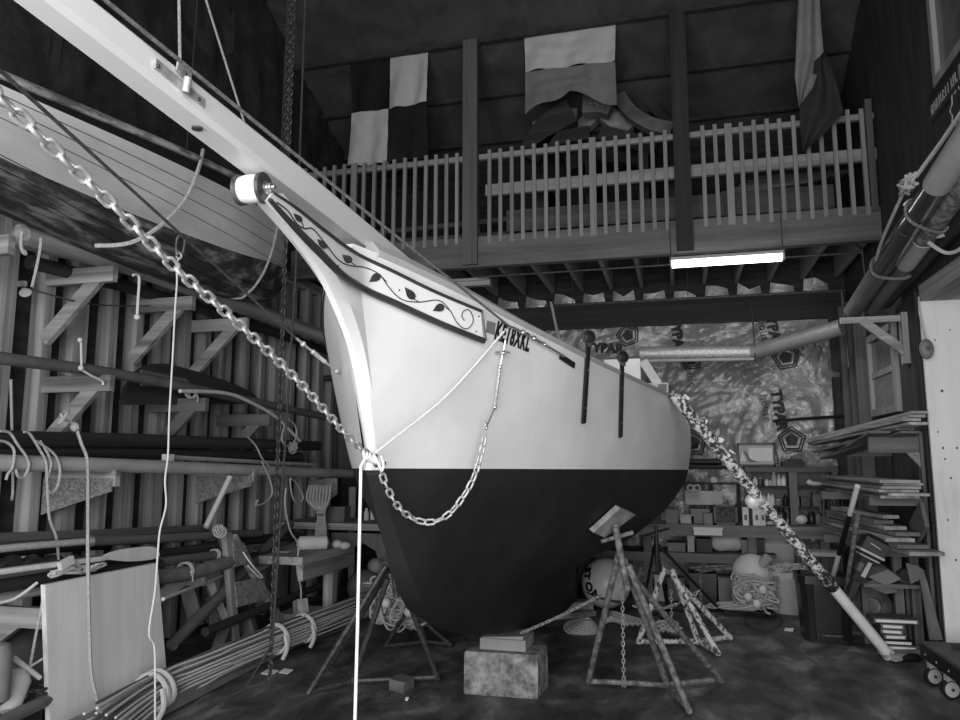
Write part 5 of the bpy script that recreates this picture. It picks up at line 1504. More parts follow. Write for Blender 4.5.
for px in (690.5, 697): 
    q = zz_(px, 488, 9.28); obj('gauge_ring', MB().ring(q, (0, 1, 0), .035, .012, 18, 6), M_lgray, tt); obj('gauge_face', MB().lathe(q, (0, -1, 0), ((.03, -.005), (.03, .002)), 14), M_black, tt)
GB = 'boxes and tins crowded on the left of the back bench'
for (px, h, w_, m_, lab, yy) in ((655, .14, .12, M_black, 'black box beside the head of the thin black stand', 9.12), (671, .16, .13, M_gray, 'grey bag-like box on the left of the back bench', 9.2), (686, .10, .15, M_lgray, 'low pale box on the left of the back bench', 9.3), (699, .17, .20, M_blackp, 'large black case on the back bench under the gauges', 9.3), (707, .13, .09, M_gray, 'small grey box at the right of the large black case', 9.15)):
    on('storage_box', px, zt, 0, h, m_, lab, 'box', None, yy, w_, GB)
a, b = zz_(714, 526, 9.15), zz_(737, 505, 9.15)
t = thing('wire_crate', 'dark framed crate of parts on the back bench left of the jugs', 'crate', (a.x, 9.15, zt))
for (p, q) in (((a.x, zt), (a.x+.025, b.z)), ((b.x-.025, zt), (b.x, b.z)), ((a.x, zt), (b.x, zt+.025)), ((a.x, b.z-.02), (b.x, b.z))):
    obj('crate_frame', MB().span((p[0], 9.13, p[1]), (q[0], 9.16, q[1])), M_mid, t)
obj('crate_body', MB().span((a.x+.02, 9.16, zt), (b.x-.02, 9.36, b.z-.02)), mat('parts_in_crate', .015, .12, 40, rough=.7), t)
# under the bench
GU = 'boxes stored under the back bench'
def under(name, pxa, pxb, pya, pyb, yy, m_, lab, cat, dep=.25, lid=None, zb=None):
    p, q = at(pxa, pyb, y=yy), at(pxb, pya, y=yy)
    z0_ = p.z if zb is None else zb
    t = thing(name, lab, cat, ((p.x+q.x)/2, yy+dep/2, z0_), GU)
    obj('body', MB().span((p.x, yy, z0_), (q.x, yy+dep, q.z-.02)), m_, t)
    obj('lid', MB().span((p.x-.008, yy-.008, q.z-.02), (q.x+.008, yy+dep, q.z)), lid or m_, t)
    return t
under('storage_box', 694, 722, 528, 536, 8.93, M_label, 'flat white box jutting out at the front of the back bench', 'box', .12, zb=zt-.10)
under('storage_box', 668, 685, 543, 556, 9.15, M_gray, 'grey tub on the lower shelf of the back bench', 'tub', zb=zl)
under('storage_box', 688, 694, 536, 556, 9.15, M_lgray, 'narrow pale bundle on the lower shelf of the back bench', 'box', zb=zl)
t = under('slatted_crate', 697, 712, 539, 556, 9.15, M_black, 'black slatted crate on the lower shelf of the back bench', 'crate', zb=zl)
under('storage_box', 742, 751, 540, 556, 9.15, M_gray, 'grey box on the lower shelf beside the white sack', 'box', zb=zl)
under('storage_box', 755, 764, 539, 560, 9.15, M_black, 'tall black box at the right end of the lower shelf', 'box', zb=zl)
m = MB(); p = at(727, 548, y=9.25)
m.ball((p.x, 9.3, zl+.11), (.20, .12, .11), 18, 10)
for v in m.v: v += V((0, noise.noise(v*9)*.03, noise.noise(v*7)*.03)); v.z = max(v.z, zl)
top('white_sack', m, M_foam, 'white sack slumped on the lower shelf of the back bench', 'sack')
m = MB(); p = at(775, 547, y=9.3)
m.ball((p.x, 9.4, zl+.2), (.22, .1, .16), 18, 10)
for v in m.v: v += V((0, noise.noise(v*8)*.03, noise.noise(v*6)*.04)); v.z = max(v.z, 0)
top('folded_cloth', MB().add(m.v, m.f).span((p.x-.2, 9.32, 0), (p.x+.2, 9.5, zl+.1)), M_lgray, 'pale folded cloth piled under the bench behind the spar', 'cloth')
under('dark_crate', 690, 716, 574, 601, 9.1, M_blackp, 'large black crate on the floor under the bench', 'crate', .35, zb=0)
under('cardboard_box', 719, 734, 578, 600, 9.0, M_cardb, 'cardboard box on the floor under the bench', 'box', .3, zb=0)
under('storage_box', 655, 664, 575, 600, 9.1, M_lgray, 'pale upright box on the floor under the bench behind the stands', 'box', .2, zb=0)
under('storage_box', 668, 684, 578, 602, 9.2, M_mid, 'dark grey box on the floor under the bench behind the stands', 'box', .2, zb=0)
m = MB()
for i in range(5):
    a = at(690+5*i, 568+(i % 3)*2, y=9.0); b = at(738+2*i, 565+((i*2) % 4)*2, y=8.98); m.tube([a, b], .014, 6)
m.bar(at(700, 572, y=9.05), V((at(700, 572, y=9.05).x, 9.05, 0.0)), .03, .03, (0, 1, 0)).bar(at(735, 572, y=9.05), V((at(735, 572, y=9.05).x, 9.05, 0.0)), .03, .03, (0, 1, 0))
top('pipe_offcuts', m, M_rust, 'thin pipe offcuts lying in front of the lower shelf', 'pipe')
# pale buoy with rope, bucket
t = thing('buoy', 'large pale buoy half hidden by rope beside the bucket', 'buoy', at(748, 600, y=8.9))
p = at(752, 574, y=8.85); obj('body', MB().ball((p.x, 8.9, p.z), .21, 22, 14), M_foam, t)
obj('neck', MB().tube([(p.x+.1, 8.75, p.z+.12), (p.x+.16, 8.7, p.z+.2)], .05, 10), M_lgray, t)
m = MB()
wander(m, at(754, 594, y=8.55), (.26, .20, .17), 24, 34, .012, 21)
wander(m, at(752, 588, y=8.62), (.20, .16, .16), 12, 30, .011, 22)
wander(m, at(738, 606, y=8.5), (.28, .16, .04), 10, 30, .012, 23)
wander(m, at(724, 607, z=.02), (.22, .14, .02), 6, 30, .011, 24)
top('rope_pile', m, M_rope, 'big tangled pile of rope on the floor left of the bucket', 'rope')
for i, (px, py) in enumerate(((757, 604), (748, 597), (763, 590))):
    q = at(px, py, y=8.38); o = thing('net_float', ('lowest pale float in the rope pile', 'left pale float in the rope pile', 'right pale float in the rope pile')[i], 'float', q, 'floats in the rope pile')
    obj('body', MB().ball(q, .045, 12, 8), M_foam, o)
bp = at(790, 612, z=0); bx, by = bp.x, bp.y
t = thing('bucket', 'grey plastic bucket heaped with rope left of the black bin', 'bucket', (bx, by, 0))
obj('tub', MB().lathe((bx, by, 0), (0, 0, 1), ((.165, 0), (.17, .01), (.20, .37), (.215, .37), (.215, .43), (.19, .43), (.185, .2), (.1, .18)), 24), mat('bucket_plastic', .40, .5, 5, rough=.6), t)
for s in (-1, 1): obj('handle_lug', MB().box((bx+s*.14, by-.165, .36), (.06, .05, .06)), M_gray, t)
m = MB(); rnd.seed(8)
wander(m, (bx, by, .455), (.20, .19, .05), 14, 30, .011, 8, .40)
top('rope_coil', m, M_rope, 'rope heaped in the top of the grey bucket', 'rope')
# black bin
bp = at(829, 642, z=0); bx, by = bp.x, bp.y+.15
t = thing('waste_bin', 'tall black wheeled bin behind the lower end of the leaning spar', 'bin', (bx, by, 0))
m = MB(); rows_ = []
for z, w_, d2 in ((.0, .195, .17), (.03, .20, .175), (.50, .225, .20), (.50, .24, .215), (.57, .24, .215), (.57, .215, .19), (.3, .2, .18)):
    r_ = []
    for k in range(25):
        a = 2*math.pi*k/24+math.pi/24
        ca, sa = math.cos(a), math.sin(a); q = (abs(ca)**6+abs(sa)**6)**(-1/6)
        r_.append(V((bx+w_*ca*q, by+d2*sa*q, z)))
    rows_.append(r_)
m.grid(rows_); m.f += [tuple(range(24))]
obj('body', m, M_blackp, t, None, .5)
obj('corner_rib', MB().bar((bx-.13, by-.185, .03), (bx-.14, by-.205, .5), .05, .02), M_blackp, t)
obj('corner_rib', MB().bar((bx+.13, by-.185, .03), (bx+.14, by-.205, .5), .05, .02), M_blackp, t)
obj('foot_bar', MB().tube([(bx-.06, by-.19, .06), (bx+.12, by-.19, .06)], .014, 8), M_dsteel, t)
# lettered buoy behind the stand
p = at(606, 583, y=8.35); rB = .262
t = thing('buoy', 'big round grey buoy with black letters behind the main stand', 'buoy', (p.x, 8.35, 0))
cB = V((p.x, 8.35, max(p.z, rB+.03)))
obj('body', MB().ball(cB, rB, 32, 20), mat('buoy_grey_paint', .55, .68, 4, rough=.35, spec=.5), t)
obj('band', MB().ring(cB-V((0, 0, .10)), (.25, -.1, 1), rB*.935, .012, 28, 6), M_dsteel, t)
vdir = (EYE-cB).normalized()
def ball_letter(ch, px, py, ang, size):
    r_ = ray(px, py); o = EYE-cB; b = o.dot(r_); a_ = r_.dot(r_); c = o.dot(o)-(rB+.002)**2
    ds = b*b-a_*c
    if ds < 0: ds = 0
    h = EYE+r_*((-b-math.sqrt(ds))/a_); n = (h-cB).normalized()
    x = V((math.cos(ang), 0, math.sin(ang))); x = (x-n*x.dot(n)).normalized(); y = n.cross(x)
    M = Matrix(((*x, 0), (*y, 0), (*n, 0), (0, 0, 0, 1))).transposed(); M.translation = h
    lettering(ch, size, M, M_black, 'letter', t, .003, 1, 1, .006)
for ch, px, py, ang in (('S', 587.6, 570, -1.2), ('T', 587.0, 576, -1.35), ('O', 588.8, 587, -1.0), ('N', 596.0, 595, -.7)):
    ball_letter(ch, px, py, ang, .125)
top('buoy_cradle', MB().span((p.x-.2, 8.2, 0), (p.x+.2, 8.5, .04)), DARKW['x'], 'dark boards under the lettered buoy', 'wood')
# rope coil, planks and cloth on the floor behind the keel
c_ = at(581, 628, z=.03); m = MB()
for i in range(7): m.ring(c_+V((.01*i, 0, .012*i)), (.05, -.25, 1), .155-.020*i, .014, 22, 6)
top('rope_coil', m, M_rope, 'flat coil of pale rope on the floor behind the concrete block', 'rope')
c_ = at(612, 625, z=.03); m = MB()
for i in range(5): m.tube(smooth([c_+V((-.12+.03*i, -.02*i, .02*i)), c_+V((.0, .03*i, .05+.01*i)), c_+V((.16+.05*i, -.03+.02*i, .02))], 4), .022, 6)
for v in m.v: v.z = max(v.z, .005)
top('canvas_strip', m, M_lgray, 'pale crumpled canvas strips on the floor behind the main stand', 'cloth')
for i, (pa, pb, h_, lab) in enumerate((((548, 616), (592, 612), .05, 'pale plank on the floor behind the keel'), ((560, 608), (590, 606), .12, 'second plank on the floor farther behind the keel'))):
    a, b = at(*pa, z=h_/2), at(*pb, z=h_/2); top('loose_plank', MB().bar(a, b, .16, h_), WOOD['x'], lab, 'plank')
c_ = at(667, 631, z=.05); m = MB(); rnd.seed(4)
wander(m, c_+V((0, 0, .04)), (.14, .12, .07), 10, 26, .008, 4)
top('rope_tangle', m, M_rope, 'small tangle of cord on the floor inside the speckled stand', 'rope')
for i, (px, py, s_, lab) in enumerate(((789, 631, .045, 'white scrap of paper on the open floor before the bin'), (270, 674, .06, 'crumpled paper scrap on the floor beside the rod bundle'), (286, 673, .05, 'smaller paper scrap right of the crumpled one'), (407, 701, .012, 'tiny white chip on the floor before the wood block'))):
    p = at(px, py, z=0); top('paper_scrap', MB().prism([p+V((-s_, -s_*.5, .004)), p+V((s_*.7, -s_*.8, .004)), p+V((s_, s_*.3, .02)), p+V((0, s_*.9, .012)), p+V((-s_*.6, s_*.5, .02))], (0, 0, .006)), M_label, lab, 'paper')

# ---------------------------------------------------------------- right wall: spars on a bracket
XBk = XR
yb = at(903, 312, x=XR-.02).y
t = thing('spar_bracket', 'timber bracket with a diagonal brace carrying the spars on the right wall', 'bracket', (XR, yb, 2.6))
a = at(840, 320, y=yb); b = at(902, 313, y=yb); a.z = b.z = (a.z+b.z)/2-.03
obj('arm', MB().bar(a, V((XR-.01, yb, a.z)), .04, .055), WOOD['x'], t)
zb_ = a.z
obj('brace', MB().bar(at(862, 321, y=yb-.01), V((XR-.03, yb-.01, at(903, 352, y=yb).z)), .05, .075), WOOD['x'], t)
obj('wall_cleat', MB().span((XR-.05, yb-.05, at(903, 364, y=yb).z), (XR, yb+.05, zb_+.05)), WOOD['z'], t)
GS = 'spars slung along the right wall'
def rspar(pa, ya, pb, xb, r, segs, lab, ropey=()):
    A, B = at(*pa, y=ya), at(*pb, x=xb); B = A+(B-A)*1.35
    ext = A+(B-A)*1.5
    t = thing('slung_spar', lab, 'spar', A, GS)
    for (k0, k1, rr, m_) in segs:
        obj('spar_length', MB().tube([A.lerp(B, k0), A.lerp(B, k1) if k1 < 1 else ext], r*rr, 16), m_, t)
    return A, B
sheen = mat('shiny_black_wrap', .02, .05, 12, rough=.2, spec=.7)
A1_, B1_ = rspar((853, 311), yb+.35, (955, 158), 1.60, .080, ((0, .28, 1, BROWN['y']), (.28, .50, 1.03, sheen), (.50, .66, 1.0, sheen), (.66, .84, 1.06, M_lgray), (.84, 1, 1.0, sheen)), 'front spar of the right wall, wrapped shiny black with a pale sleeve')
A2_, B2_ = rspar((873, 308), yb+.3, (968, 178), 1.73, .070, ((0, .34, 1, BROWN['y']), (.34, .48, 1.1, M_lgray), (.48, 1, 1, mat('scabby_spar', .10, .3, 18, rough=.8, lo=.42, hi=.6))), 'middle spar of the right wall with worn patchy paint')
A3_, B3_ = rspar((884, 300), yb+.1, (975, 195), 1.88, .085, ((0, 1, 1, mat('black_cover', .015, .03, 6, rough=.6, bump=.4)),), 'rear spar of the right wall rolled in a black cover')
def sling(k, lab, m_, r=.012):
    p, q = A1_.lerp(B1_, k), A2_.lerp(B2_, k)
    top('spar_tie', MB().tube(smooth([p+V((-.085, 0, .01)), p+V((-.03, 0, .082)), q+V((.02, 0, .078)), q+V((.078, 0, -.01)), q+V((.02, 0, -.078)), p+V((-.04, 0, -.082))], 4, True), r, 6, closed=True), m_, lab, 'rope', 'ties round the spars on the right wall')
sling(.30, 'grey hose tied round the spars near the bracket', M_ropem, .014)
sling(.56, 'grey line tied round the spars beside the white hook', M_ropem)
p = A1_.lerp(B1_, .56)
rope([p+V((-.09, 0, .05)), p+V((0, 0, .085)), p+V((.35, -.05, .0)), V((XR-.02, p.y-.05, p.z+.02))], .012, M_ropew, 'white line stretched from the spars to the right wall')
q = A2_.lerp(B2_, .50)
top('white_hook', MB().tube(smooth([q+V((-.08, -.02, .06)), q+V((.02, -.08, -.03)), q+V((.09, -.08, -.02)), q+V((.14, -.06, .04))], 4), .022, 8), M_foam, 'white plastic hook hanging on the middle spar', 'hook')
rope([q+V((-.02, -.08, -.08)), q+V((.08, -.1, -.17)), q+V((.2, -.05, -.12)), q+V((.24, 0, .02)), A3_.lerp(B3_, .55)+V((.05, 0, .1))], .014, M_lgray, 'pale strap sagging under the rear spar')
m = MB(); p = A1_.lerp(B1_, .62)
wander(m, p+V((-.12, 0, .09)), (.05, .14, .05), 5, 22, .011, 31)
m.tube(smooth([p+V((-.1, -.1, .1)), p+V((.0, -.5, .26)), p+V((.05, -1.0, .40)), p+V((.1, -1.5, .55))], 4), .014, 6)
m.tube(smooth([p+V((-.12, 0, .1)), p+V((-.12, .4, .0)), p+V((-.10, .8, -.07)), p+V((-.06, 1.15, -.12))], 4), .012, 6)
top('rope_tangle', m, M_rope, 'knotted grey rope lying along the front spar of the right wall', 'rope')
# the street sign, and a scalloped plate
ya, yb2 = at(930, 112, x=XR-.03).y, at(957.5, 60, x=XR-.03).y
zl0 = at(930, 123.5, x=XR-.03).z; zh0 = at(929, 101, x=XR-.03).z
t = thing('street_sign', 'dark street sign with white lettering on the right wall', 'sign', (XR, (ya+yb2)/2, zl0))
obj('sign_board', MB().span((XR-.03, yb2-.02, zl0), (XR-.005, ya+.02, zh0)), M_rwall, t)
M4 = Matrix(((0, 0, -1, 0), (-1, 0, 0, 0), (0, 1, 0, 0), (0, 0, 0, 1))); M4.translation = V((XR-.032, (ya+yb2)/2, (zl0+zh0)/2))
sg = lettering('BARTLETT LN.', .165, M4, M_lgray, 'sign_lettering', t, .002, (ya-yb2)/1.20*.98, 1.06, .002)
obj('pale_end_post', MB().span((XR-.04, yb2-.06, zl0+.02), (XR-.005, yb2-.025, zh0+.08)), M_lgray, t)
pc = at(958, 106, x=XR-.02)
P_ = [pc+V((0, (.13+.018*math.sin(8*a))*math.cos(a), (.13+.018*math.sin(8*a))*math.sin(a))) for a in [2*math.pi*k/48 for k in range(48)]]
t = thing('scalloped_plaque', 'scalloped plaque with a white outline below the street sign', 'plaque', pc)
obj('plate', MB().prism(P_, (.012, 0, 0)), M_rwall, t); obj('outline', MB().tube([p-V((.003, 0, 0)) for p in P_], .006, 5, closed=True), M_lgray, t)
# pulley block hanging in front of the pale jamb
pc = at(926.5, 349, y=YJ-.12)
t = thing('pulley_block', 'wooden pulley block hanging on a cord in front of the pale door jamb', 'pulley', pc)
obj('shell', MB().ball(pc, (.055, .035, .085), 16, 12), mat('pulley_wood', .12, .2, 8, rough=.5), t)
obj('sheave_pin', MB().lathe(pc-V((0, .03, 0)), (0, -1, 0), ((.02, 0), (.02, .012), (.01, .014)), 12), M_dsteel, t)
obj('cord', MB().tube([pc+V((0, 0, .08)), pc+V((-.025, .02, .30)), V((XR-.04, YJ-.05, pc.z+.45))], .008, 6), M_rope, t)
for i, (px, py) in enumerate(((942, 391), (943, 448), (950, 470), (943, 463), (948, 517), (933, 482))):
    pass

# ---------------------------------------------------------------- lumber rack on the right wall
ya_ = 7.15
lr = thing('lumber_rack', 'timber rack on the right wall holding three layers of boards', 'rack', (XR, 7.3, 0))
a = at(868, 445, y=ya_)
zA = at(868, 437, y=ya_).z
obj('arm', MB().span((a.x, ya_-.02, zA-.135), (XR-.01, ya_+.025, zA)), BROWN['x'], lr)
obj('gusset', MB().prism([(XR-.16, ya_-.03, zA-.135), (XR-.01, ya_-.03, zA-.135), (XR-.01, ya_-.03, zA-.32)], (0, .02, 0)), M_osb, lr)
obj('upright', MB().span((XR-.06, ya_-.05, 0), (XR, ya_+.04, zA+.04)), BROWN['z'], lr)
zB = at(880, 497, y=ya_).z; zC = at(900, 548, y=ya_).z; zD = at(890, 574, y=7.3).z
for z_, w0 in ((zB, 1.35), (zC, 1.35)):
    for y_ in (ya_, 8.2): obj('arm', MB().span((w0+(.2 if y_ < 8 else 0), y_-.02, z_-.07), (XR-.01, y_+.02, z_)), BROWN['x'], lr)
obj('arm', MB().span((1.35, 8.18, zA-.16), (XR-.01, 8.22, zA-.06)), BROWN['x'], lr)
for px in (897, 914):
    xx = at(px, 570, y=7.4).x; obj('upright', MB().span((xx-.035, 7.38, 0), (xx+.035, 7.46, zC-.02)), BROWN['z'], lr)
def board(A, B, w_, h_, m_, lab, grp, name='lumber_board'):
    return top(name, MB().bar(A, B, w_, h_), m_, lab, 'board', grp)
G1 = 'boards on the top layer of the lumber rack'
endm = PALE['y']
for i, (dx, dz, w_, k, lab) in enumerate(((0, .125, .13, 0, 'topmost long pale board sloping down to the back on the lumber rack'), (.01, .095, .13, .03, 'second long board under the topmost sloping one'), (-.02, .065, .15, .05, 'third long board of the sloping top layer'), (.0, .035, .15, .02, 'fourth long board of the sloping top layer'))):
    A = at(921-6*k*20, 424, y=6.75)+V((dx, .1*k, dz-.03)); B = at(815, 446, y=8.5)+V((dx, 0, dz*.6))
    board(A, B, w_, .022, endm if i < 2 else WOOD['y'], lab, G1)
for i, (pa, pb, lab) in enumerate((((905, 429), (820, 452), 'dark-edged board lowest in the sloping top layer'), ((910, 432), (828, 458), 'short board jutting level under the sloping layer'), ((880, 432), (838, 455), 'shortest board under the sloping layer'))):
    board(at(*pa, y=6.95), at(*pb, y=8.3), .16, .02, BROWN['y'], lab, G1)
G2 = 'boards on the middle layer of the lumber rack'
nm2 = ('topmost', 'second', 'third', 'fourth', 'fifth', 'lowest')
for i in range(6):
    z_ = zB+.012+.026*(5-i)
    A = V((1.70+.03*((i*5) % 3), 6.75+.05*((i*3) % 4), z_)); B = V((1.60+.03*((i*2) % 3), 8.75, z_+.0))
    board(A, B, .30, .022, PALE['y'] if i < 3 else WOOD['y'], nm2[i]+' pale board of the level middle layer on the lumber rack', G2)
G3 = 'boards on the lower layer of the lumber rack'
nm3 = ('lowest', 'second from the bottom', 'third from the bottom', 'fourth', 'fifth', 'sixth', 'topmost')
for i in range(7):
    z_ = zC+.015+.038*i
    A = V((1.82-.05*(i % 3)-.01*i, 6.62+.12*i, z_)); B = V((1.50-.03*(i % 2), 8.6-.06*i, z_+.02))
    board(A, B, .26-.02*i, .03, BROWN['y'] if i % 2 else WOOD['y'], nm3[i]+' brown board in the lower layer of the lumber rack', G3)
board(V((1.9, 6.9, zC+.30)), V((1.9, 7.25, zC+.10)), .03, .22, BROWN['y'], 'short board standing on edge at the end of the lower layer', None)
# offcuts, disc and slabs below
zD = at(890, 580, y=7.25).z
t = thing('low_shelf', 'low shelf of board offcuts under the lumber rack', 'shelf', (1.65, 7.4, 0))
p, q = at(862, 578, y=7.2), at(925, 578, y=7.2)
obj('shelf_board', MB().span((p.x, 7.15, zD-.05), (XR-.03, 7.65, zD-.02)), BROWN['x'], t)
for xx in (1.55, 1.9): obj('leg', MB().span((xx-.03, 7.5, 0), (xx+.03, 7.58, zD-.05)), BROWN['z'], t)
GO = 'board offcuts on the low shelf'
for i, (P_, lab, m_) in enumerate((
    ([(868, 577), (888, 569), (901, 579), (886, 586)], 'broad dark offcut at the left of the low shelf', BROWN['x']),
    ([(862, 584), (880, 578), (899, 592), (886, 594)], 'lower offcut at the left front of the low shelf', BROWN['x']),
    ([(888, 590), (905, 583), (924, 585), (920, 588)], 'thin pale offcut pointing right on the low shelf', WOOD['x']),
    ([(898, 574), (905, 569), (912, 574), (906, 583)], 'small dark offcut in the middle of the low shelf', DARKW['x']))):
    top('board_offcut', MB().prism([at(a, b, y=7.12+.06*i) for a, b in P_], (0, .22, .02)), m_, lab, 'wood', GO)
top('board_offcut', MB().prism([at(a, b, y=7.0) for a, b in ((906, 563), (919, 566), (924, 577), (911, 584))], (0, .03, 0)), BROWN['z'], 'squarish offcut standing up on the low shelf', 'wood', GO)
top('leaning_board', MB().prism([at(918, 566, y=7.05), at(924, 570, y=7.05), at(943, 640, y=6.9), at(930, 640, y=6.9)], (0, .03, 0)), BROWN['z'], 'board leaning against the right wall beside the pale jamb', 'board')
pc = at(872, 606, y=7.95)
t = thing('round_disc', 'dark round metal disc standing under the low shelf', 'disc', (pc.x, 7.95, 0))
R_ = .172; pc.z = max(pc.z, R_+.01)
obj('disc', MB().lathe(pc, ray(872, 606)*-1, ((R_*.98, -.03), (R_, -.02), (R_, 0), (R_*.9, .012), (R_*.5, .03), (R_*.42, .05), (R_*.15, .055)), 30), mat('spun_metal', .10, .26, 10, rough=.45, metal=.2), t, None, .5)
obj('hub', MB().lathe(pc, ray(872, 606)*-1, ((R_*.3, .04), (R_*.3, .065), (R_*.1, .07)), 18), M_gray, t)
GT = 'slabs and old books stacked on the floor by the right wall'
yy = 7.05
for i, (pxa, pxb, py, lab) in enumerate(((879, 920, 650, 'tilted slab lying lowest at the front of the stack'), (884, 917, 643, 'slab second from the bottom of the stack'), (877, 912, 637, 'dark slab third from the bottom of the stack'), (882, 905, 631, 'short pale slab fourth from the bottom'), (882, 904, 627, 'short pale slab fifth from the bottom'), (881, 904, 622, 'short pale slab sixth from the bottom'), (873, 918, 617, 'long flat slab on top of the stack'))):
    z_ = .02+.042*i
    p, q = at(pxa, py, y=yy), at(pxb, py, y=yy)
    t = thing('slab', lab, 'slab', ((p.x+q.x)/2, yy+.1, z_), GT)
    obj('cover', MB().box(((p.x+q.x)/2, yy+.12, z_+.015), (q.x-p.x, .24+.01*(i % 3), .036), rz=.06*((i*5) % 4-1.5)), M_mid if i != 2 else M_black, t)
    obj('pale_edge', MB().box(((p.x+q.x)/2, yy+.118, z_+.015), (q.x-p.x-.03, .25+.01*(i % 3), .020), rz=.06*((i*5) % 4-1.5)), M_label, t)
top('wood_scrap', MB().bar(at(889, 657, z=.035), at(921, 650, z=.06), .12, .05), WOOD['x'], 'pale wood scrap in front of the stack of slabs', 'wood')
top('dark_cloth', MB().ball(at(905, 662, z=.0)+V((0, .05, .03)), (.14, .08, .04), 12, 6), M_black, 'dark cloth scrap on the floor before the slabs', 'cloth')
# outboard motor leaning by the rack
t = thing('outboard_motor', 'old outboard motor with a black cowl leaning under the lumber rack', 'motor', at(858, 612, y=7.5))
ya7 = 6.95
top_c = at(872, 548, y=ya7); low = at(848, 596, y=ya7); ax = (low-top_c).normalized(); sd = V((0, 1, 0)).cross(ax).normalized()
def ob(k0, k1, w0, w1, d0, d1, m_, nm, off=0):
    K = .72; k0, k1, w0, w1, d0, d1, off = [q*K for q in (k0, k1, w0, w1, d0, d1, off)]
    A, B = top_c+ax*k0+sd*off, top_c+ax*k1+sd*off
    return obj(nm, MB().bar(A, B, w0, d0, (0, 1, 0), w1, d1), m_, t)
ob(-.14, -.10, .16, .24, .18, .26, M_blackp, 'cowl'); ob(-.10, .05, .26, .25, .28, .27, M_blackp, 'cowl')
ob(.05, .075, .27, .27, .285, .285, M_lgray, 'cowl_band'); ob(.075, .11, .22, .20, .24, .22, M_blackp, 'lower_cowl'); ob(.11, .125, .22, .21, .235, .23, M_lgray, 'cowl_band')
ob(.125, .42, .15, .09, .17, .10, M_black, 'leg_casing'); ob(.42, .60, .08, .05, .16, .20, M_black, 'gear_case')
ob(.16, .34, .04, .05, .19, .16, M_lgray, 'clamp_bracket', -.03); ob(.2, .30, .05, .05, .19, .17, M_dsteel, 'tilt_tube', .04)
obj('cowl_stripe', MB().bar(top_c+ax*-.02-V((0, .105, 0))-sd*.035, top_c+ax*-.03-V((0, .105, 0))+sd*.05, .008, .018, (0, 1, 0)), M_lgray, t)
p = top_c+ax*.45; obj('propeller', MB().lathe(p, (0, -1, 0), ((.02, -.08), (.03, 0), (.02, .05)), 10), M_dsteel, t)
# poles, cords and tray at the right end of the bench
A, B = at(857.5, 486, y=6.85), at(832, 580, y=7.75)
t = thing('two_tone_pole', 'pole with white ends leaning at the right end of the back bench', 'pole', B)
for k0, k1, m_ in ((0, .28, M_foam), (.28, .70, M_black), (.70, 1, M_foam)): obj('pole_length', MB().tube([A.lerp(B, k0), A.lerp(B, k1)], .022, 10), m_, t)
A, B = at(858, 514, y=6.9), at(846, 592, y=7.35)
B = A+(B-A)*(A.z/(A.z-B.z))
top('grey_pole', MB().tube([A, B], .02, 10), M_rust, 'plain grey pole leaning in front of the outboard motor', 'pole')
t = thing('cord_bunch', 'bunch of dark cords hanging at the right end of the shelf cabinet', 'cord', at(830, 530, y=9.3)); rnd.seed(2)
for i in range(15):
    x_ = at(821+1.3*i, 492, y=9.2)
    q_ = lambda: V((.05*(rnd.random()-.5), -.03*rnd.random(), 0))
    obj('cord', MB().tube(smooth([x_+q_(), x_+q_()+V((0, 0, -.14)), x_+q_()+V((0, 0, -.34)), x_+q_()*2+V((0, 0, -.45-.4*rnd.random()))], 4), .009, 5), M_roped if i % 3 else M_ropem, t)
obj('peg', MB().tube([at(820, 492, y=9.3), at(840, 490, y=9.3)], .012, 6), M_dsteel, t)
a, b = at(800, 549, y=8.75), at(837, 541, y=9.0)
t = thing('side_table', 'small pale-edged table standing right of the spar before the back bench', 'table', (a.x, 8.9, 0))
obj('table_top', MB().span((a.x-.03, 8.7, .60), (b.x-.02, 9.0, .64)), M_lgray, t)
for xx, y_ in ((a.x+.02, 8.73), (b.x-.07, 8.73), (b.x-.07, 8.97), (a.x+.02, 8.97)): obj('leg', MB().span((xx-.02, y_-.02, 0), (xx+.02, y_+.02, .60)), M_mid, t)
top('iron_rod', MB().tube([at(773, 421, y=9.55), V((XR-.0, 9.55, at(860, 415, y=9.55).z))], .018, 8), M_black, 'thin black rod fixed across the house wrap below the duct', 'rod')
rope([at(760, 604, z=.012), at(745, 622, z=.012), at(775, 628, z=.012), at(778, 615, z=.012), at(735, 612, z=.012)], .007, M_roped, 'thin dark cable curling on the floor before the rope pile', name='cable')

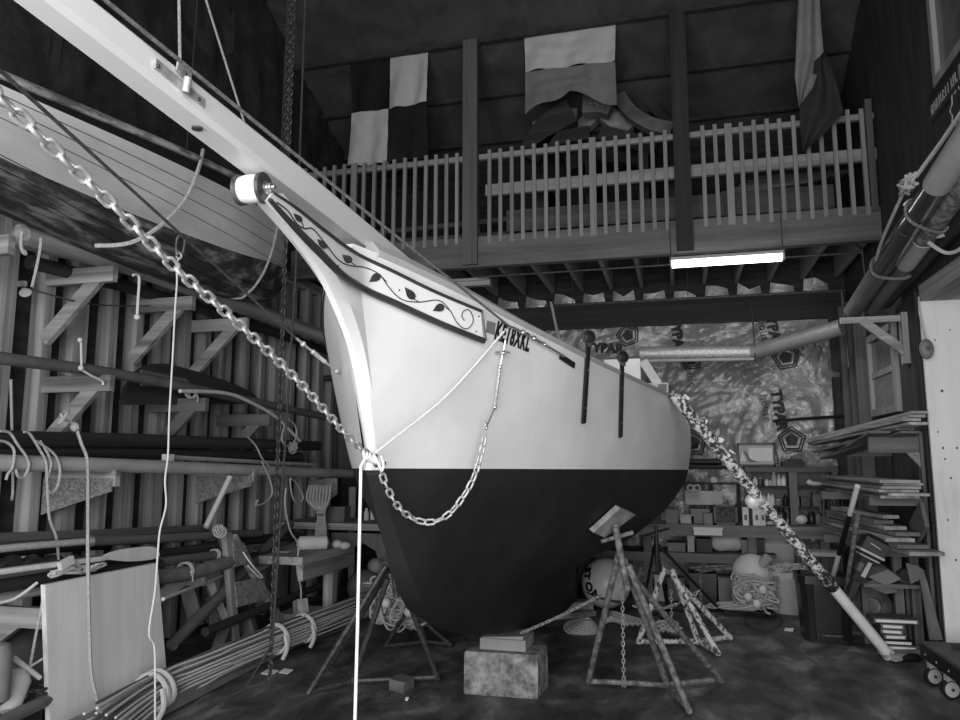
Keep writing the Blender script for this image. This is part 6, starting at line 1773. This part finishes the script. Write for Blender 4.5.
# ---------------------------------------------------------------- platform trolley at the right edge
w1 = at(928, 677, z=0); w2 = at(951, 695, z=0)
t = thing('platform_trolley', 'dark wooden platform trolley on castors at the right edge', 'trolley', (w1.x+.4, w2.y, 0))
c0 = at(921.5, 642, z=.275); e_ = (w2-w1); e_.z = 0; e_.normalize(); s_ = V((-e_.y, e_.x, 0)); s_ = s_ if s_.x > 0 else -s_
c0 = V((c0.x, c0.y, 0)); Lx, Wx = 1.0, .60
pl = [c0, c0+e_*Lx, c0+e_*Lx+s_*Wx, c0+s_*Wx]
obj('deck', MB().prism([p+V((0, 0, .262)) for p in pl], (0, 0, .02)), mat('worn_deck_board', .07, .13, 5, (1, 1, 1), .7, bump=.1), t)
fr = MB()
for a, b in zip(pl, pl[1:]+pl[:1]): fr.bar(a+V((0, 0, .217)), b+V((0, 0, .217)), .03, .085)
obj('side_frame', fr, mat('trolley_black', .012, .02, 5, rough=.6), t)
for i in range(4):
    p = c0+e_*(.12+.22*i)-s_*.017+V((0, 0, .215)); obj('bolt', MB().ball(p, .009, 8, 6), M_gray, t)
for k, (a_, b_) in enumerate(((.10, .03), (.42, .03), (.10, .5), (.85, .5))):
    p = c0+e_*a_+s_*b_
    ax_ = V((.28, -.96, 0)) if k < 2 else s_
    co = obj('castor', MB().bar(p+V((0, 0, .175)), p+V((0, 0, .085)), .06, .035, ax_).box(p+V((0, 0, .172)), (.08, .08, .012)), M_lgray, t)
    obj('castor_wheel', MB().lathe(p+V((0, 0, .066))-ax_*.018, ax_, ((.046, 0), (.063, .004), (.066, .018), (.063, .034), (.046, .038)), 22), M_black, co)
    obj('wheel_disc', MB().lathe(p+V((0, 0, .066))+ax_*.016, ax_, ((.050, 0), (.050, .006), (.02, .010)), 18), M_lgray, co)
    obj('axle_bolt', MB().lathe(p+V((0, 0, .066))+ax_*.024, ax_, ((.012, 0), (.010, .008)), 10), M_dsteel, co)
q1 = c0+e_*.25+s_*.25
top('board_offcut', MB().box(q1+V((.12, 0, .30)), (.4, .3, .03), rz=.5), DARKW['x'], 'dark board lying on the platform trolley', 'board')
